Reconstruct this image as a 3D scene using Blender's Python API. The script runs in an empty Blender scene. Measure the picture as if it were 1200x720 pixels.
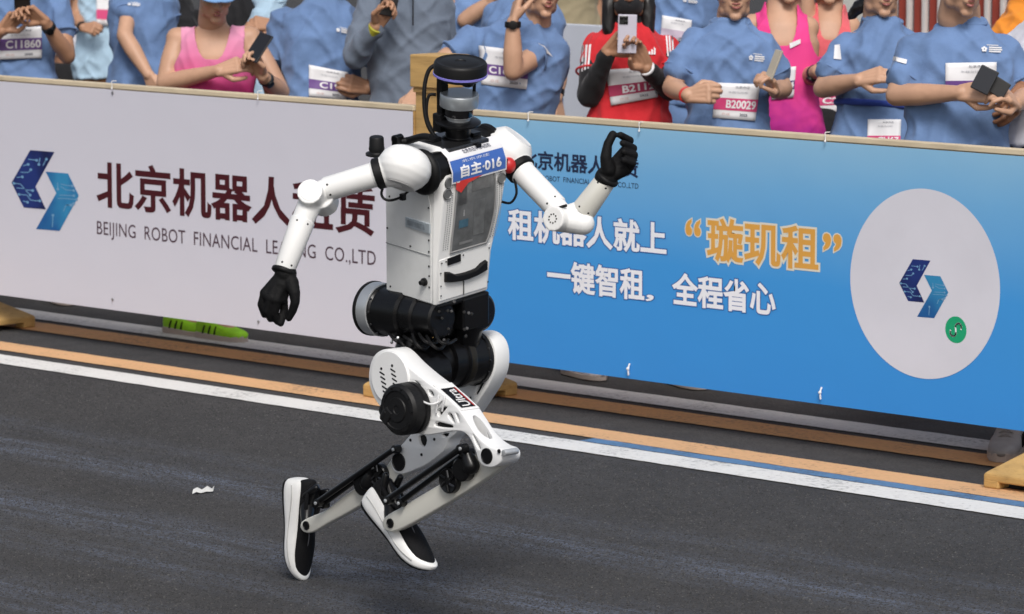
import bpy, bmesh, math, random
import numpy as np
from mathutils import Vector, Matrix, noise
from mathutils.bvhtree import BVHTree

random.seed(7); np.random.seed(7)
R = math.radians
SC = bpy.context.scene
COL = SC.collection

# ------------------------------------------------------------------ camera
# world: X runs along the barrier, Y away from the road, Z up; metres.
CAM = np.array([10.87789, -10.63252, 2.2])
FPX = 4700.0                                    # focal length for a 1200 px wide picture
PITCH, TH = R(6.95119), R(45.38075)
RIGHT = np.array([math.sin(TH), math.cos(TH), 0.0])
FWD = np.array([-math.cos(TH) * math.cos(PITCH), math.sin(TH) * math.cos(PITCH), -math.sin(PITCH)])
UPV = np.cross(RIGHT, FWD)
cam_data = bpy.data.cameras.new('camera')
cam = bpy.data.objects.new('camera', cam_data)
COL.objects.link(cam)
cam.matrix_world = Matrix(((RIGHT[0], UPV[0], -FWD[0], CAM[0]), (RIGHT[1], UPV[1], -FWD[1], CAM[1]),
                           (RIGHT[2], UPV[2], -FWD[2], CAM[2]), (0, 0, 0, 1)))
cam_data.sensor_width = 36.0
cam_data.lens = FPX / 1200 * 36
cam_data.clip_start = 0.1
cam_data.clip_end = 1000
cam_data.dof.use_dof = True
cam_data.dof.focus_distance = 11.75
cam_data.dof.aperture_fstop = 9.0
SC.camera = cam

# ------------------------------------------------------------------ sky, sun, exposure
SUN_EL, SUN_AZ = 47.0, -40.0                    # azimuth from +X towards +Y of the direction to the sun
world = bpy.data.worlds.new('World'); SC.world = world
world.use_nodes = True
wn = world.node_tree
sky = wn.nodes.new('ShaderNodeTexSky'); sky.sky_type = 'NISHITA'; sky.sun_disc = False
sky.sun_elevation = R(SUN_EL); sky.sun_rotation = R(90 - SUN_AZ)
sky.air_density = 1.0; sky.dust_density = 4.0; sky.ozone_density = 1.0
bg = wn.nodes['Background']; bg.inputs['Strength'].default_value = 0.09
hs = wn.nodes.new('ShaderNodeHueSaturation'); hs.inputs['Saturation'].default_value = 0.6
wn.links.new(sky.outputs['Color'], hs.inputs['Color']); wn.links.new(hs.outputs['Color'], bg.inputs['Color'])
sl = bpy.data.lights.new('sun', 'SUN'); sl.energy = 1.5; sl.angle = R(18); sl.color = (1.0, 0.975, 0.94)
sun = bpy.data.objects.new('sun', sl); COL.objects.link(sun)
sd = Vector((math.cos(R(SUN_AZ)) * math.cos(R(SUN_EL)), math.sin(R(SUN_AZ)) * math.cos(R(SUN_EL)), math.sin(R(SUN_EL))))
sun.rotation_euler = sd.to_track_quat('Z', 'Y').to_euler()
sun.location = (0, 0, 20)
SC.view_settings.view_transform = 'Standard'
SC.view_settings.look = 'None'
SC.view_settings.exposure = 0.50
SC.view_settings.gamma = 1.0

# ------------------------------------------------------------------ measuring helpers
def ray(u, v):
    return FWD * FPX + RIGHT * (u - 600) - UPV * (v - 360)
def at(u, v, Y):                                # the point seen at (u, v) that stands in the plane Y
    d = ray(u, v); return CAM + d * ((Y - CAM[1]) / d[1])
def ground(u, v, Z=0.0):
    d = ray(u, v); return CAM + d * ((Z - CAM[2]) / d[2])
def deep(u, v, dist):                           # the point seen at (u, v) at a distance in front of the lens
    return CAM + ray(u, v) * (dist / FPX)
def unit(a):
    a = np.asarray(a, float); return a / (np.linalg.norm(a) + 1e-12)
def frame(z, x=None):
    z = unit(z)
    if x is None: x = (1, 0, 0) if abs(z[0]) < .9 else (0, 1, 0)
    x = np.asarray(x, float); x = unit(x - z * (x @ z))
    return x, np.cross(z, x), z
def smooth_path(P, n=6, closed=False):
    P = np.asarray(P, float); N = len(P); out = []
    for i in range(N if closed else N - 1):
        if closed: p0, p1, p2, p3 = P[(i - 1) % N], P[i], P[(i + 1) % N], P[(i + 2) % N]
        else: p0, p1, p2, p3 = P[max(i - 1, 0)], P[i], P[i + 1], P[min(i + 2, N - 1)]
        for k in range(n):
            t = k / n
            out.append(.5 * (2 * p1 + (p2 - p0) * t + (2 * p0 - 5 * p1 + 4 * p2 - p3) * t * t + (3 * p1 - p0 - 3 * p2 + p3) * t ** 3))
    if not closed: out.append(P[-1])
    return np.array(out)

# ------------------------------------------------------------------ materials
def s2l(r, g, b):
    f = lambda c: c / 12.92 if c <= .04045 else ((c + .055) / 1.055) ** 2.4
    return (f(r / 255), f(g / 255), f(b / 255))
MATS = {}
def mat(name, col, rough=.5, metal=0.0, var=.06, scale=6.0, bump=0.0, bscale=60.0, spec=.5, dirt=0.0, coat=0.0, emit=0.0, sheen=0.0, stretch=None, sss=0.0, bdist=.004):
    if name in MATS: return MATS[name]
    m = bpy.data.materials.new(name); m.use_nodes = True; nt = m.node_tree; N = nt.nodes; L = nt.links
    b = N['Principled BSDF']
    b.inputs['Roughness'].default_value = rough; b.inputs['Metallic'].default_value = metal
    b.inputs['Specular IOR Level'].default_value = spec
    if coat: b.inputs['Coat Weight'].default_value = coat; b.inputs['Coat Roughness'].default_value = .12
    if sheen: b.inputs['Sheen Weight'].default_value = sheen; b.inputs['Sheen Roughness'].default_value = .5
    if sss:
        b.inputs['Subsurface Weight'].default_value = sss; b.inputs['Subsurface Radius'].default_value = (.012, .005, .003); b.inputs['Subsurface Scale'].default_value = .6
    tc = N.new('ShaderNodeTexCoord'); src = tc.outputs['Object']
    if stretch:
        mp = N.new('ShaderNodeMapping'); mp.inputs['Scale'].default_value = stretch; L.new(src, mp.inputs['Vector']); src = mp.outputs['Vector']
    nz = N.new('ShaderNodeTexNoise'); nz.inputs['Scale'].default_value = scale; nz.inputs['Detail'].default_value = 6; nz.inputs['Roughness'].default_value = .6
    L.new(src, nz.inputs['Vector'])
    cr = N.new('ShaderNodeValToRGB')
    lo = tuple(max(0, c * (1 - var)) for c in col); hi = tuple(min(1, c * (1 + var)) for c in col)
    cr.color_ramp.elements[0].position = .3; cr.color_ramp.elements[1].position = .7
    cr.color_ramp.elements[0].color = (*lo, 1); cr.color_ramp.elements[1].color = (*hi, 1)
    L.new(nz.outputs['Fac'], cr.inputs['Fac']); out = cr.outputs['Color']
    if dirt:
        n2 = N.new('ShaderNodeTexNoise'); n2.inputs['Scale'].default_value = scale * 3.1; n2.inputs['Detail'].default_value = 8
        L.new(src, n2.inputs['Vector'])
        r2 = N.new('ShaderNodeValToRGB'); r2.color_ramp.elements[0].position = .52; r2.color_ramp.elements[1].position = .75
        r2.color_ramp.elements[1].color = (dirt, dirt, dirt, 1); r2.color_ramp.elements[0].color = (0, 0, 0, 1)
        mx = N.new('ShaderNodeMixRGB'); mx.inputs['Color2'].default_value = (col[0] * .4, col[1] * .38, col[2] * .34, 1)
        L.new(n2.outputs['Fac'], r2.inputs['Fac']); L.new(r2.outputs['Color'], mx.inputs['Fac']); L.new(out, mx.inputs['Color1']); out = mx.outputs['Color']
    L.new(out, b.inputs['Base Color'])
    if emit: L.new(out, b.inputs['Emission Color']); b.inputs['Emission Strength'].default_value = emit
    mr = N.new('ShaderNodeMapRange'); mr.inputs['To Min'].default_value = max(.02, rough - .08); mr.inputs['To Max'].default_value = min(1, rough + .08)
    L.new(nz.outputs['Fac'], mr.inputs['Value']); L.new(mr.outputs['Result'], b.inputs['Roughness'])
    if bump:
        n3 = N.new('ShaderNodeTexNoise'); n3.inputs['Scale'].default_value = bscale; n3.inputs['Detail'].default_value = 5
        L.new(src, n3.inputs['Vector'])
        bp = N.new('ShaderNodeBump'); bp.inputs['Strength'].default_value = bump; bp.inputs['Distance'].default_value = bdist
        L.new(n3.outputs['Fac'], bp.inputs['Height']); L.new(bp.outputs['Normal'], b.inputs['Normal'])
    MATS[name] = m
    return m

# ------------------------------------------------------------------ mesh helpers
def link(name, me, m=None, parent=None, smooth=40):
    o = bpy.data.objects.new(name, me); COL.objects.link(o)
    if m is not None:
        for x in (m if isinstance(m, (list, tuple)) else [m]): me.materials.append(x)
    if parent is not None: o.parent = parent
    if smooth:
        me.polygons.foreach_set('use_smooth', [True] * len(me.polygons))
        if smooth < 180: me.set_sharp_from_angle(angle=R(smooth))
    return o
def tag(o, label=None, cat=None, group=None, kind=None):
    if label: o['label'] = label
    if cat: o['category'] = cat
    if group: o['group'] = group
    if kind: o['kind'] = kind
    return o
def empty(name, loc, label, cat, group=None):
    o = bpy.data.objects.new(name, None); COL.objects.link(o); o.empty_display_size = .1
    o.location = loc
    o['_base'] = tuple(float(c) for c in loc)
    bpy.context.view_layer.update()
    return tag(o, label, cat, group)
def adopt(o, parent):                            # parent without moving
    o.parent = parent
    o.matrix_parent_inverse = parent.matrix_world.inverted() if parent.parent is None and parent.type == 'EMPTY' else Matrix()
    return o

class MB:
    def __init__(s): s.v = []; s.f = []; s.m = []
    def add(s, V, F, mi=0):
        o = len(s.v); s.v += [tuple(map(float, p)) for p in V]
        s.f += [tuple(i + o for i in f) for f in F]; s.m += [mi] * len(F); return s
    def box(s, c, size, M=None, mi=0, taper=1.0):
        c = np.asarray(c, float); h = np.asarray(size, float) / 2
        M = np.eye(3) if M is None else np.asarray(M, float)          # rows are the axes
        V = []
        for z in (-1, 1):
            k = taper if z > 0 else 1.0
            for x, y in ((-1, -1), (1, -1), (1, 1), (-1, 1)): V.append(c + M[0] * x * h[0] * k + M[1] * y * h[1] * k + M[2] * z * h[2])
        return s.add(V, [(3, 2, 1, 0), (4, 5, 6, 7), (0, 1, 5, 4), (1, 2, 6, 5), (2, 3, 7, 6), (3, 0, 4, 7)], mi)
    def lathe(s, p, axis, prof, n=32, mi=0, x=None):
        X, Y, Z = frame(axis, x); p = np.asarray(p, float); V = []; F = []; rows = []
        for d, r in prof:
            if r < 1e-6: rows.append([len(V)]); V.append(p + Z * d)
            else:
                rows.append(list(range(len(V), len(V) + n)))
                for k in range(n):
                    a = 2 * math.pi * k / n; V.append(p + Z * d + X * r * math.cos(a) + Y * r * math.sin(a))
        for A, B in zip(rows, rows[1:]):
            if len(A) == 1 and len(B) == 1: continue
            for k in range(n):
                k2 = (k + 1) % n
                if len(A) == 1: F.append((A[0], B[k2], B[k]))
                elif len(B) == 1: F.append((A[k], A[k2], B[0]))
                else: F.append((A[k], A[k2], B[k2], B[k]))
        if len(rows[0]) > 1: F.append(tuple(reversed(rows[0])))
        if len(rows[-1]) > 1: F.append(tuple(rows[-1]))
        return s.add(V, F, mi)
    def cyl(s, p0, p1, r0, r1=None, n=24, bev=0.0, mi=0):
        r1 = r0 if r1 is None else r1; p0 = np.asarray(p0, float); d = np.asarray(p1, float) - p0; L = np.linalg.norm(d)
        if bev: prof = [(0, r0 - bev), (bev * .3, r0 - bev * .3), (bev, r0), (L - bev, r1), (L - bev * .3, r1 - bev * .3), (L, r1 - bev)]
        else: prof = [(0, r0), (L, r1)]
        return s.lathe(p0, d, prof, n, mi)
    def capsule(s, p0, p1, r0, r1=None, n=16, mi=0):
        r1 = r0 if r1 is None else r1; p0 = np.asarray(p0, float); d = np.asarray(p1, float) - p0; L = np.linalg.norm(d)
        prof = [(-r0 * math.cos(a), r0 * math.sin(a)) for a in np.linspace(0, math.pi / 2, 5)] + [(L + r1 * math.sin(a), r1 * math.cos(a)) for a in np.linspace(0, math.pi / 2, 5)]
        return s.lathe(p0, d if L > 1e-6 else (0, 0, 1), prof, n, mi)
    def chain(s, pts, rad, n=14, mi=0):
        for i in range(len(pts) - 1): s.capsule(pts[i], pts[i + 1], rad[i], rad[i + 1], n, mi)
        return s
    def tube(s, pts, rad, n=10, sub=6, mi=0):
        P = smooth_path(pts, sub) if sub > 1 else np.asarray(pts, float)
        rr = np.interp(np.linspace(0, 1, len(P)), np.linspace(0, 1, len(np.atleast_1d(rad))), np.atleast_1d(rad)) if np.ndim(rad) else [rad] * len(P)
        V = []; F = []; prev = None
        for i, p in enumerate(P):
            t = unit(P[min(i + 1, len(P) - 1)] - P[max(i - 1, 0)])
            X, Y, _ = frame(t, prev); prev = X
            for k in range(n):
                a = 2 * math.pi * k / n; V.append(p + (X * math.cos(a) + Y * math.sin(a)) * rr[i])
        for i in range(len(P) - 1):
            for k in range(n):
                k2 = (k + 1) % n; F.append((i * n + k, i * n + k2, (i + 1) * n + k2, (i + 1) * n + k))
        F.append(tuple(reversed(range(n)))); F.append(tuple(range((len(P) - 1) * n, len(P) * n)))
        return s.add(V, F, mi)
    def ell(s, c, r, M=None, nu=20, nv=12, mi=0):
        c = np.asarray(c, float); M = np.eye(3) if M is None else np.asarray(M, float); V = []; F = []
        V.append(c - M[2] * r[2])
        for j in range(1, nv):
            t = -math.pi / 2 + math.pi * j / nv
            for i in range(nu):
                a = 2 * math.pi * i / nu
                V.append(c + M[0] * r[0] * math.cos(t) * math.cos(a) + M[1] * r[1] * math.cos(t) * math.sin(a) + M[2] * r[2] * math.sin(t))
        V.append(c + M[2] * r[2]); top = len(V) - 1
        for i in range(nu):
            i2 = (i + 1) % nu; F.append((0, 1 + i2, 1 + i)); F.append((top, top - nu + i, top - nu + i2))
            for j in range(nv - 2): a = 1 + j * nu; F.append((a + i, a + i2, a + nu + i2, a + nu + i))
        return s.add(V, F, mi)
    def loft(s, rings, mi=0, caps=True):
        n = len(rings[0]); V = [p for r in rings for p in r]; F = []
        for i in range(len(rings) - 1):
            for k in range(n):
                k2 = (k + 1) % n; F.append((i * n + k, i * n + k2, (i + 1) * n + k2, (i + 1) * n + k))
        if caps: F.append(tuple(reversed(range(n)))); F.append(tuple(range((len(rings) - 1) * n, len(rings) * n)))
        return s.add(V, F, mi)
    def mesh(s, name='mesh'):
        me = bpy.data.meshes.new(name); me.from_pydata(s.v, [], s.f); me.polygons.foreach_set('material_index', s.m)
        bm = bmesh.new(); bm.from_mesh(me); bmesh.ops.recalc_face_normals(bm, faces=bm.faces); bm.to_mesh(me); bm.free()
        return me
    def obj(s, name, m, parent=None, smooth=40, bevel=0.0, seg=2):
        o = link(name, s.mesh(name), m, None, smooth)
        if parent is not None: adopt(o, parent)
        if bevel:
            b = o.modifiers.new('bevel', 'BEVEL'); b.width = bevel; b.segments = seg; b.limit_method = 'ANGLE'; b.angle_limit = R(35)
            b.harden_normals = False
        return o

WS = bpy.data.scenes.new('workbench')          # emptied and removed at the end
def baked(o, keep=False):                        # evaluate a temporary object into a plain mesh
    for c in list(o.users_collection): c.objects.unlink(o)
    WS.collection.objects.link(o); vl = WS.view_layers[0]; vl.update(); dg = vl.depsgraph
    me = bpy.data.meshes.new_from_object(o.evaluated_get(dg), depsgraph=dg)
    d = o.data; bpy.data.objects.remove(o)
    return me
def remesh(mb, voxel, smooth=4, fac=.5):
    o = link('temporary', mb.mesh() if isinstance(mb, MB) else mb, None, None, 0)
    r = o.modifiers.new('r', 'REMESH'); r.mode = 'VOXEL'; r.voxel_size = voxel; r.adaptivity = 0
    if smooth:
        q = o.modifiers.new('s', 'SMOOTH'); q.iterations = smooth; q.factor = fac
    me = baked(o); me.materials.clear()
    return me
def coords(me):
    a = np.empty(len(me.vertices) * 3); me.vertices.foreach_get('co', a); return a.reshape(-1, 3)
def set_coords(me, a):
    me.vertices.foreach_set('co', np.asarray(a, float).ravel()); me.update()
def normals(me):
    a = np.empty(len(me.vertices) * 3, dtype=np.float32); me.vertex_normals.foreach_get('vector', a); return a.reshape(-1, 3)
def merge(list_of):                              # [(mesh, material index)] -> one mesh
    V = []; F = []; M = []
    for me, mi in list_of:
        o = len(V); V += coords(me).tolist()
        for p in me.polygons: F.append(tuple(i + o for i in p.vertices)); M.append(mi if mi is not None else p.material_index)
    out = bpy.data.meshes.new('body'); out.from_pydata(V, [], F); out.polygons.foreach_set('material_index', M); return out
from mathutils.geometry import tessellate_polygon
def plate(outlines, depth, bevel=0.002, sub=1, res=2):
    """solid plate from closed 2D outlines (first outer, rest holes); local z = thickness, centred"""
    loops = []
    for k, P in enumerate(outlines):
        P = np.asarray(P, float); x, y = P[:, 0], P[:, 1]
        area = .5 * np.sum(x * np.roll(y, -1) - np.roll(x, -1) * y)
        if (area > 0) != (k == 0): P = P[::-1]
        loops.append(P)
    def inset(P, d):
        e = np.roll(P, -1, 0) - P; e /= np.linalg.norm(e, axis=1)[:, None] + 1e-12; n = np.stack([-e[:, 1], e[:, 0]], 1)
        m = n + np.roll(n, 1, 0); m /= np.linalg.norm(m, axis=1)[:, None] + 1e-9
        return P + m * d
    V = []; F = []; caps = []
    lv = [(depth / 2, bevel), (depth / 2 - bevel * .3, bevel * .3), (depth / 2 - bevel, 0), (-depth / 2 + bevel, 0), (-depth / 2 + bevel * .3, bevel * .3), (-depth / 2, bevel)] if depth and bevel else ([(depth / 2, 0), (-depth / 2, 0)] if depth else [(0, 0)])
    top, topi, boti = [], [], []
    for P in loops:
        n = len(P); o = len(V)
        for z, d in lv:
            Q = inset(P, d); V += [(q[0], q[1], z) for q in Q]
        top.append([Vector((q[0], q[1], 0)) for q in inset(P, lv[0][1])])
        topi += list(range(o, o + n)); boti += list(range(o + (len(lv) - 1) * n, o + len(lv) * n))
        for r in range(len(lv) - 1):
            for i in range(n): j = (i + 1) % n; F.append((o + r * n + j, o + r * n + i, o + (r + 1) * n + i, o + (r + 1) * n + j))
    for t in tessellate_polygon(top):
        F.append(tuple(topi[i] for i in t))
        if depth: F.append(tuple(boti[i] for i in reversed(t)))
    me = bpy.data.meshes.new('plate'); me.from_pydata(V, [], F)
    bm = bmesh.new(); bm.from_mesh(me); bmesh.ops.recalc_face_normals(bm, faces=bm.faces); bm.to_mesh(me); bm.free()
    return me
def text_mesh(body, bold=0.0, spacing=1.0, shear=0.0):
    cu = bpy.data.curves.new('text', 'FONT'); cu.body = body; cu.size = 1.0; cu.fill_mode = 'FRONT'
    cu.space_character = spacing; cu.shear = shear; cu.resolution_u = 3
    if bold > 0: cu.bevel_depth = bold; cu.bevel_resolution = 0; cu.fill_mode = 'BOTH'
    o = bpy.data.objects.new('temporary', cu); COL.objects.link(o)
    me = baked(o); me.materials.clear()
    if bold > 0:
        bm = bmesh.new(); bm.from_mesh(me)
        bmesh.ops.delete(bm, geom=[f for f in bm.faces if f.calc_center_median().z < -1e-5], context='FACES'); bm.to_mesh(me); bm.free()
    return me
def sheet(me2, fn):                              # map a flat mesh through fn(array of (x, y)) -> array of 3D points
    c = coords(me2); set_coords(me2, fn(c)); return me2
def fit01(me, fine=.06):
    if fine:
        bm = bmesh.new(); bm.from_mesh(me); bmesh.ops.triangulate(bm, faces=bm.faces); w = max(v.co.y for v in bm.verts) - min(v.co.y for v in bm.verts)
        for _ in range(4):
            E = [e for e in bm.edges if e.calc_length() > w * .28]
            if not E: break
            bmesh.ops.subdivide_edges(bm, edges=E, cuts=1); bmesh.ops.triangulate(bm, faces=bm.faces)
        bm.to_mesh(me); bm.free()
    c = coords(me); lo = c.min(0); hi = c.max(0); c[:, 0] = (c[:, 0] - lo[0]) / (hi[0] - lo[0]); c[:, 1] = (c[:, 1] - lo[1]) / (hi[1] - lo[1])
    set_coords(me, c); return me

# ================================================================== the road
def asphalt():
    m = bpy.data.materials.new('asphalt'); m.use_nodes = True; nt = m.node_tree; N = nt.nodes; L = nt.links; b = N['Principled BSDF']
    tc = N.new('ShaderNodeTexCoord'); src = tc.outputs['Object']
    def nz(scale, detail=6, rough=.6, vec=src):
        n = N.new('ShaderNodeTexNoise'); n.inputs['Scale'].default_value = scale; n.inputs['Detail'].default_value = detail; n.inputs['Roughness'].default_value = rough
        L.new(vec, n.inputs['Vector']); return n.outputs['Fac']
    def ramp(f, a, ca, c, cb):
        r = N.new('ShaderNodeValToRGB'); r.color_ramp.elements[0].position = a; r.color_ramp.elements[1].position = c
        r.color_ramp.elements[0].color = (*ca, 1); r.color_ramp.elements[1].color = (*cb, 1); L.new(f, r.inputs['Fac']); return r.outputs['Color']
    def mix(f, a, c, mode='MIX'):
        x = N.new('ShaderNodeMixRGB'); x.blend_type = mode
        if isinstance(f, float): x.inputs['Fac'].default_value = f
        else: L.new(f, x.inputs['Fac'])
        for s, k in ((a, 'Color1'), (c, 'Color2')):
            if isinstance(s, tuple): x.inputs[k].default_value = (*s, 1)
            else: L.new(s, x.inputs[k])
        return x.outputs['Color']
    vo = N.new('ShaderNodeTexVoronoi'); vo.inputs['Scale'].default_value = 120; L.new(src, vo.inputs['Vector'])
    agg = ramp(vo.outputs['Color'], .1, (.030, .0295, .030), .95, (.088, .086, .086))
    fine = ramp(nz(240, 3), .35, (.026, .026, .027), .68, (.100, .098, .097))
    col = mix(.5, agg, fine)
    big = ramp(nz(.9, 5), .3, (.78, .78, .79), .7, (1.12, 1.11, 1.10))
    col = mix(1.0, mix(1.0, col, (.86, .85, .85), 'MULTIPLY'), big, 'MULTIPLY')
    med = ramp(nz(9, 6), .3, (.85, .85, .85), .7, (1.12, 1.12, 1.12))
    col = mix(1.0, col, med, 'MULTIPLY')
    # faded bluish paint scuffs that run along the road (in strips at fixed distances from the kerb side)
    sx = N.new('ShaderNodeSeparateXYZ'); L.new(src, sx.inputs['Vector'])
    wob = N.new('ShaderNodeMath'); wob.operation = 'MULTIPLY_ADD'; L.new(nz(.55, 2), wob.inputs[0]); wob.inputs[1].default_value = .22; L.new(sx.outputs['Y'], wob.inputs[2])
    mp = N.new('ShaderNodeMapping'); mp.inputs['Scale'].default_value = (.9, 7, 1); L.new(src, mp.inputs['Vector'])
    streak = nz(2.2, 7, .7, mp.outputs['Vector']); grit = nz(70, 4, .7)
    tot = None
    for yc, w, k in ((-1.93, .17, .8), (-1.58, .12, .35), (-2.66, .20, .8), (-3.05, .14, .45), (-3.6, .2, .5)):
        d = N.new('ShaderNodeMath'); d.operation = 'SUBTRACT'; L.new(wob.outputs[0], d.inputs[0]); d.inputs[1].default_value = yc + .11
        a = N.new('ShaderNodeMath'); a.operation = 'ABSOLUTE'; L.new(d.outputs[0], a.inputs[0])
        mr = N.new('ShaderNodeMapRange'); mr.interpolation_type = 'SMOOTHSTEP'; mr.inputs['From Min'].default_value = 0; mr.inputs['From Max'].default_value = w * 1.5
        mr.inputs['To Min'].default_value = k; mr.inputs['To Max'].default_value = 0; L.new(a.outputs[0], mr.inputs['Value'])
        if tot is None: tot = mr.outputs['Result']
        else:
            s = N.new('ShaderNodeMath'); s.operation = 'ADD'; L.new(tot, s.inputs[0]); L.new(mr.outputs['Result'], s.inputs[1]); tot = s.outputs[0]
    r1 = N.new('ShaderNodeMapRange'); r1.inputs['From Min'].default_value = .38; r1.inputs['From Max'].default_value = .68; L.new(streak, r1.inputs['Value'])
    r2 = N.new('ShaderNodeMapRange'); r2.inputs['From Min'].default_value = .4; r2.inputs['From Max'].default_value = .62; L.new(grit, r2.inputs['Value'])
    m1 = N.new('ShaderNodeMath'); m1.operation = 'MULTIPLY'; L.new(tot, m1.inputs[0]); L.new(r1.outputs['Result'], m1.inputs[1])
    m2 = N.new('ShaderNodeMath'); m2.operation = 'MULTIPLY'; L.new(m1.outputs[0], m2.inputs[0]); L.new(r2.outputs['Result'], m2.inputs[1])
    m3 = N.new('ShaderNodeMath'); m3.operation = 'MULTIPLY'; m3.use_clamp = True; L.new(m2.outputs[0], m3.inputs[0]); m3.inputs[1].default_value = 2.2
    col = mix(m3.outputs[0], col, (.125, .145, .195))
    # pale grit specks
    v2 = N.new('ShaderNodeTexVoronoi'); v2.inputs['Scale'].default_value = 9; L.new(src, v2.inputs['Vector'])
    sp = N.new('ShaderNodeMapRange'); sp.inputs['From Min'].default_value = .05; sp.inputs['From Max'].default_value = .03; L.new(v2.outputs['Distance'], sp.inputs['Value'])
    gate = N.new('ShaderNodeMapRange'); gate.inputs['From Min'].default_value = .62; gate.inputs['From Max'].default_value = .7; L.new(nz(5, 2), gate.inputs['Value'])
    m4 = N.new('ShaderNodeMath'); m4.operation = 'MULTIPLY'; L.new(sp.outputs['Result'], m4.inputs[0]); L.new(gate.outputs['Result'], m4.inputs[1])
    col = mix(m4.outputs[0], col, (.22, .21, .20))
    L.new(col, b.inputs['Base Color']); b.inputs['Roughness'].default_value = .86; b.inputs['Specular IOR Level'].default_value = .35
    bp = N.new('ShaderNodeBump'); bp.inputs['Strength'].default_value = .75; bp.inputs['Distance'].default_value = .006
    L.new(vo.outputs['Distance'], bp.inputs['Height'])
    bp2 = N.new('ShaderNodeBump'); bp2.inputs['Strength'].default_value = .5; bp2.inputs['Distance'].default_value = .004
    L.new(nz(150, 4), bp2.inputs['Height']); L.new(bp.outputs['Normal'], bp2.inputs['Normal']); L.new(bp2.outputs['Normal'], b.inputs['Normal'])
    return m
MB().add([(-300, -300, 0), (300, -300, 0), (300, 300, 0), (-300, 300, 0)], [(0, 1, 2, 3)]).obj('road', asphalt(), smooth=0)['kind'] = 'structure'

def paint(name, col, wear, seed):
    m = bpy.data.materials.new(name); m.use_nodes = True; nt = m.node_tree; N = nt.nodes; L = nt.links; b = N['Principled BSDF']
    tc = N.new('ShaderNodeTexCoord')
    mp = N.new('ShaderNodeMapping'); mp.inputs['Location'].default_value = (seed, seed * 2, 0); L.new(tc.outputs['Object'], mp.inputs['Vector'])
    n1 = N.new('ShaderNodeTexNoise'); n1.inputs['Scale'].default_value = 55; n1.inputs['Detail'].default_value = 7; n1.inputs['Roughness'].default_value = .7; L.new(mp.outputs[0], n1.inputs['Vector'])
    n2 = N.new('ShaderNodeTexNoise'); n2.inputs['Scale'].default_value = 3.0; n2.inputs['Detail'].default_value = 4; L.new(mp.outputs[0], n2.inputs['Vector'])
    ad = N.new('ShaderNodeMath'); ad.operation = 'MULTIPLY_ADD'; L.new(n2.outputs['Fac'], ad.inputs[0]); ad.inputs[1].default_value = .55; L.new(n1.outputs['Fac'], ad.inputs[2])
    cr = N.new('ShaderNodeValToRGB'); e = cr.color_ramp.elements
    e[0].position = .72 - wear; e[0].color = (*[c * .97 for c in col], 1); e[1].position = 1.02 - wear; e[1].color = (*[c * .35 + .03 for c in col], 1)
    x = cr.color_ramp.elements.new(.55 - wear); x.color = (*[min(1, c * 1.05) for c in col], 1)
    L.new(ad.outputs[0], cr.inputs['Fac']); L.new(cr.outputs['Color'], b.inputs['Base Color'])
    b.inputs['Roughness'].default_value = .75
    bp = N.new('ShaderNodeBump'); bp.inputs['Strength'].default_value = .5; bp.inputs['Distance'].default_value = .004; L.new(n1.outputs['Fac'], bp.inputs['Height']); L.new(bp.outputs['Normal'], b.inputs['Normal'])
    return m
def stripe(name, y0, y1, x0, x1, m, z=.004, rag=.004):
    xs = np.arange(x0, x1, .022); V = []; F = []
    for i, x in enumerate(xs):
        j = lambda o: rag * (noise.noise(Vector((x * 9, o, 0))) + .7 * noise.noise(Vector((x * 40, o, 3))))
        V += [(x, y0 + j(y0 * 7), z), (x, y1 + j(y1 * 7 + 5), z)]
    for i in range(len(xs) - 1): F.append((2 * i, 2 * i + 2, 2 * i + 3, 2 * i + 1))
    o = MB().add(V, F).obj(name, m, smooth=0); o['kind'] = 'structure'; return o
P_WHITE = paint('white_road_paint', (.69, .68, .65), -.13, 3)
P_ORANGE = paint('orange_road_paint', (.64, .37, .18), -.13, 9)
P_ORANGE2 = paint('dark_orange_road_paint', (.60, .30, .11), -.10, 14)
P_GREY = paint('greyed_white_road_paint', (.60, .585, .57), -.10, 21)
P_BLUE = paint('blue_road_paint', (.09, .20, .36), -.04, 30)
stripe('white_road_marking', -.612, -.440, -9, 7, P_WHITE)
stripe('orange_road_marking', -.352, -.185, -9, 7, P_ORANGE)
stripe('far_orange_road_marking', .145, .338, -9, 7, P_ORANGE2)
stripe('far_white_road_marking', .405, .595, -9, 7, P_GREY)
stripe('blue_road_marking', -.432, -.356, 1.15, 7, P_BLUE, rag=.006)

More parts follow.
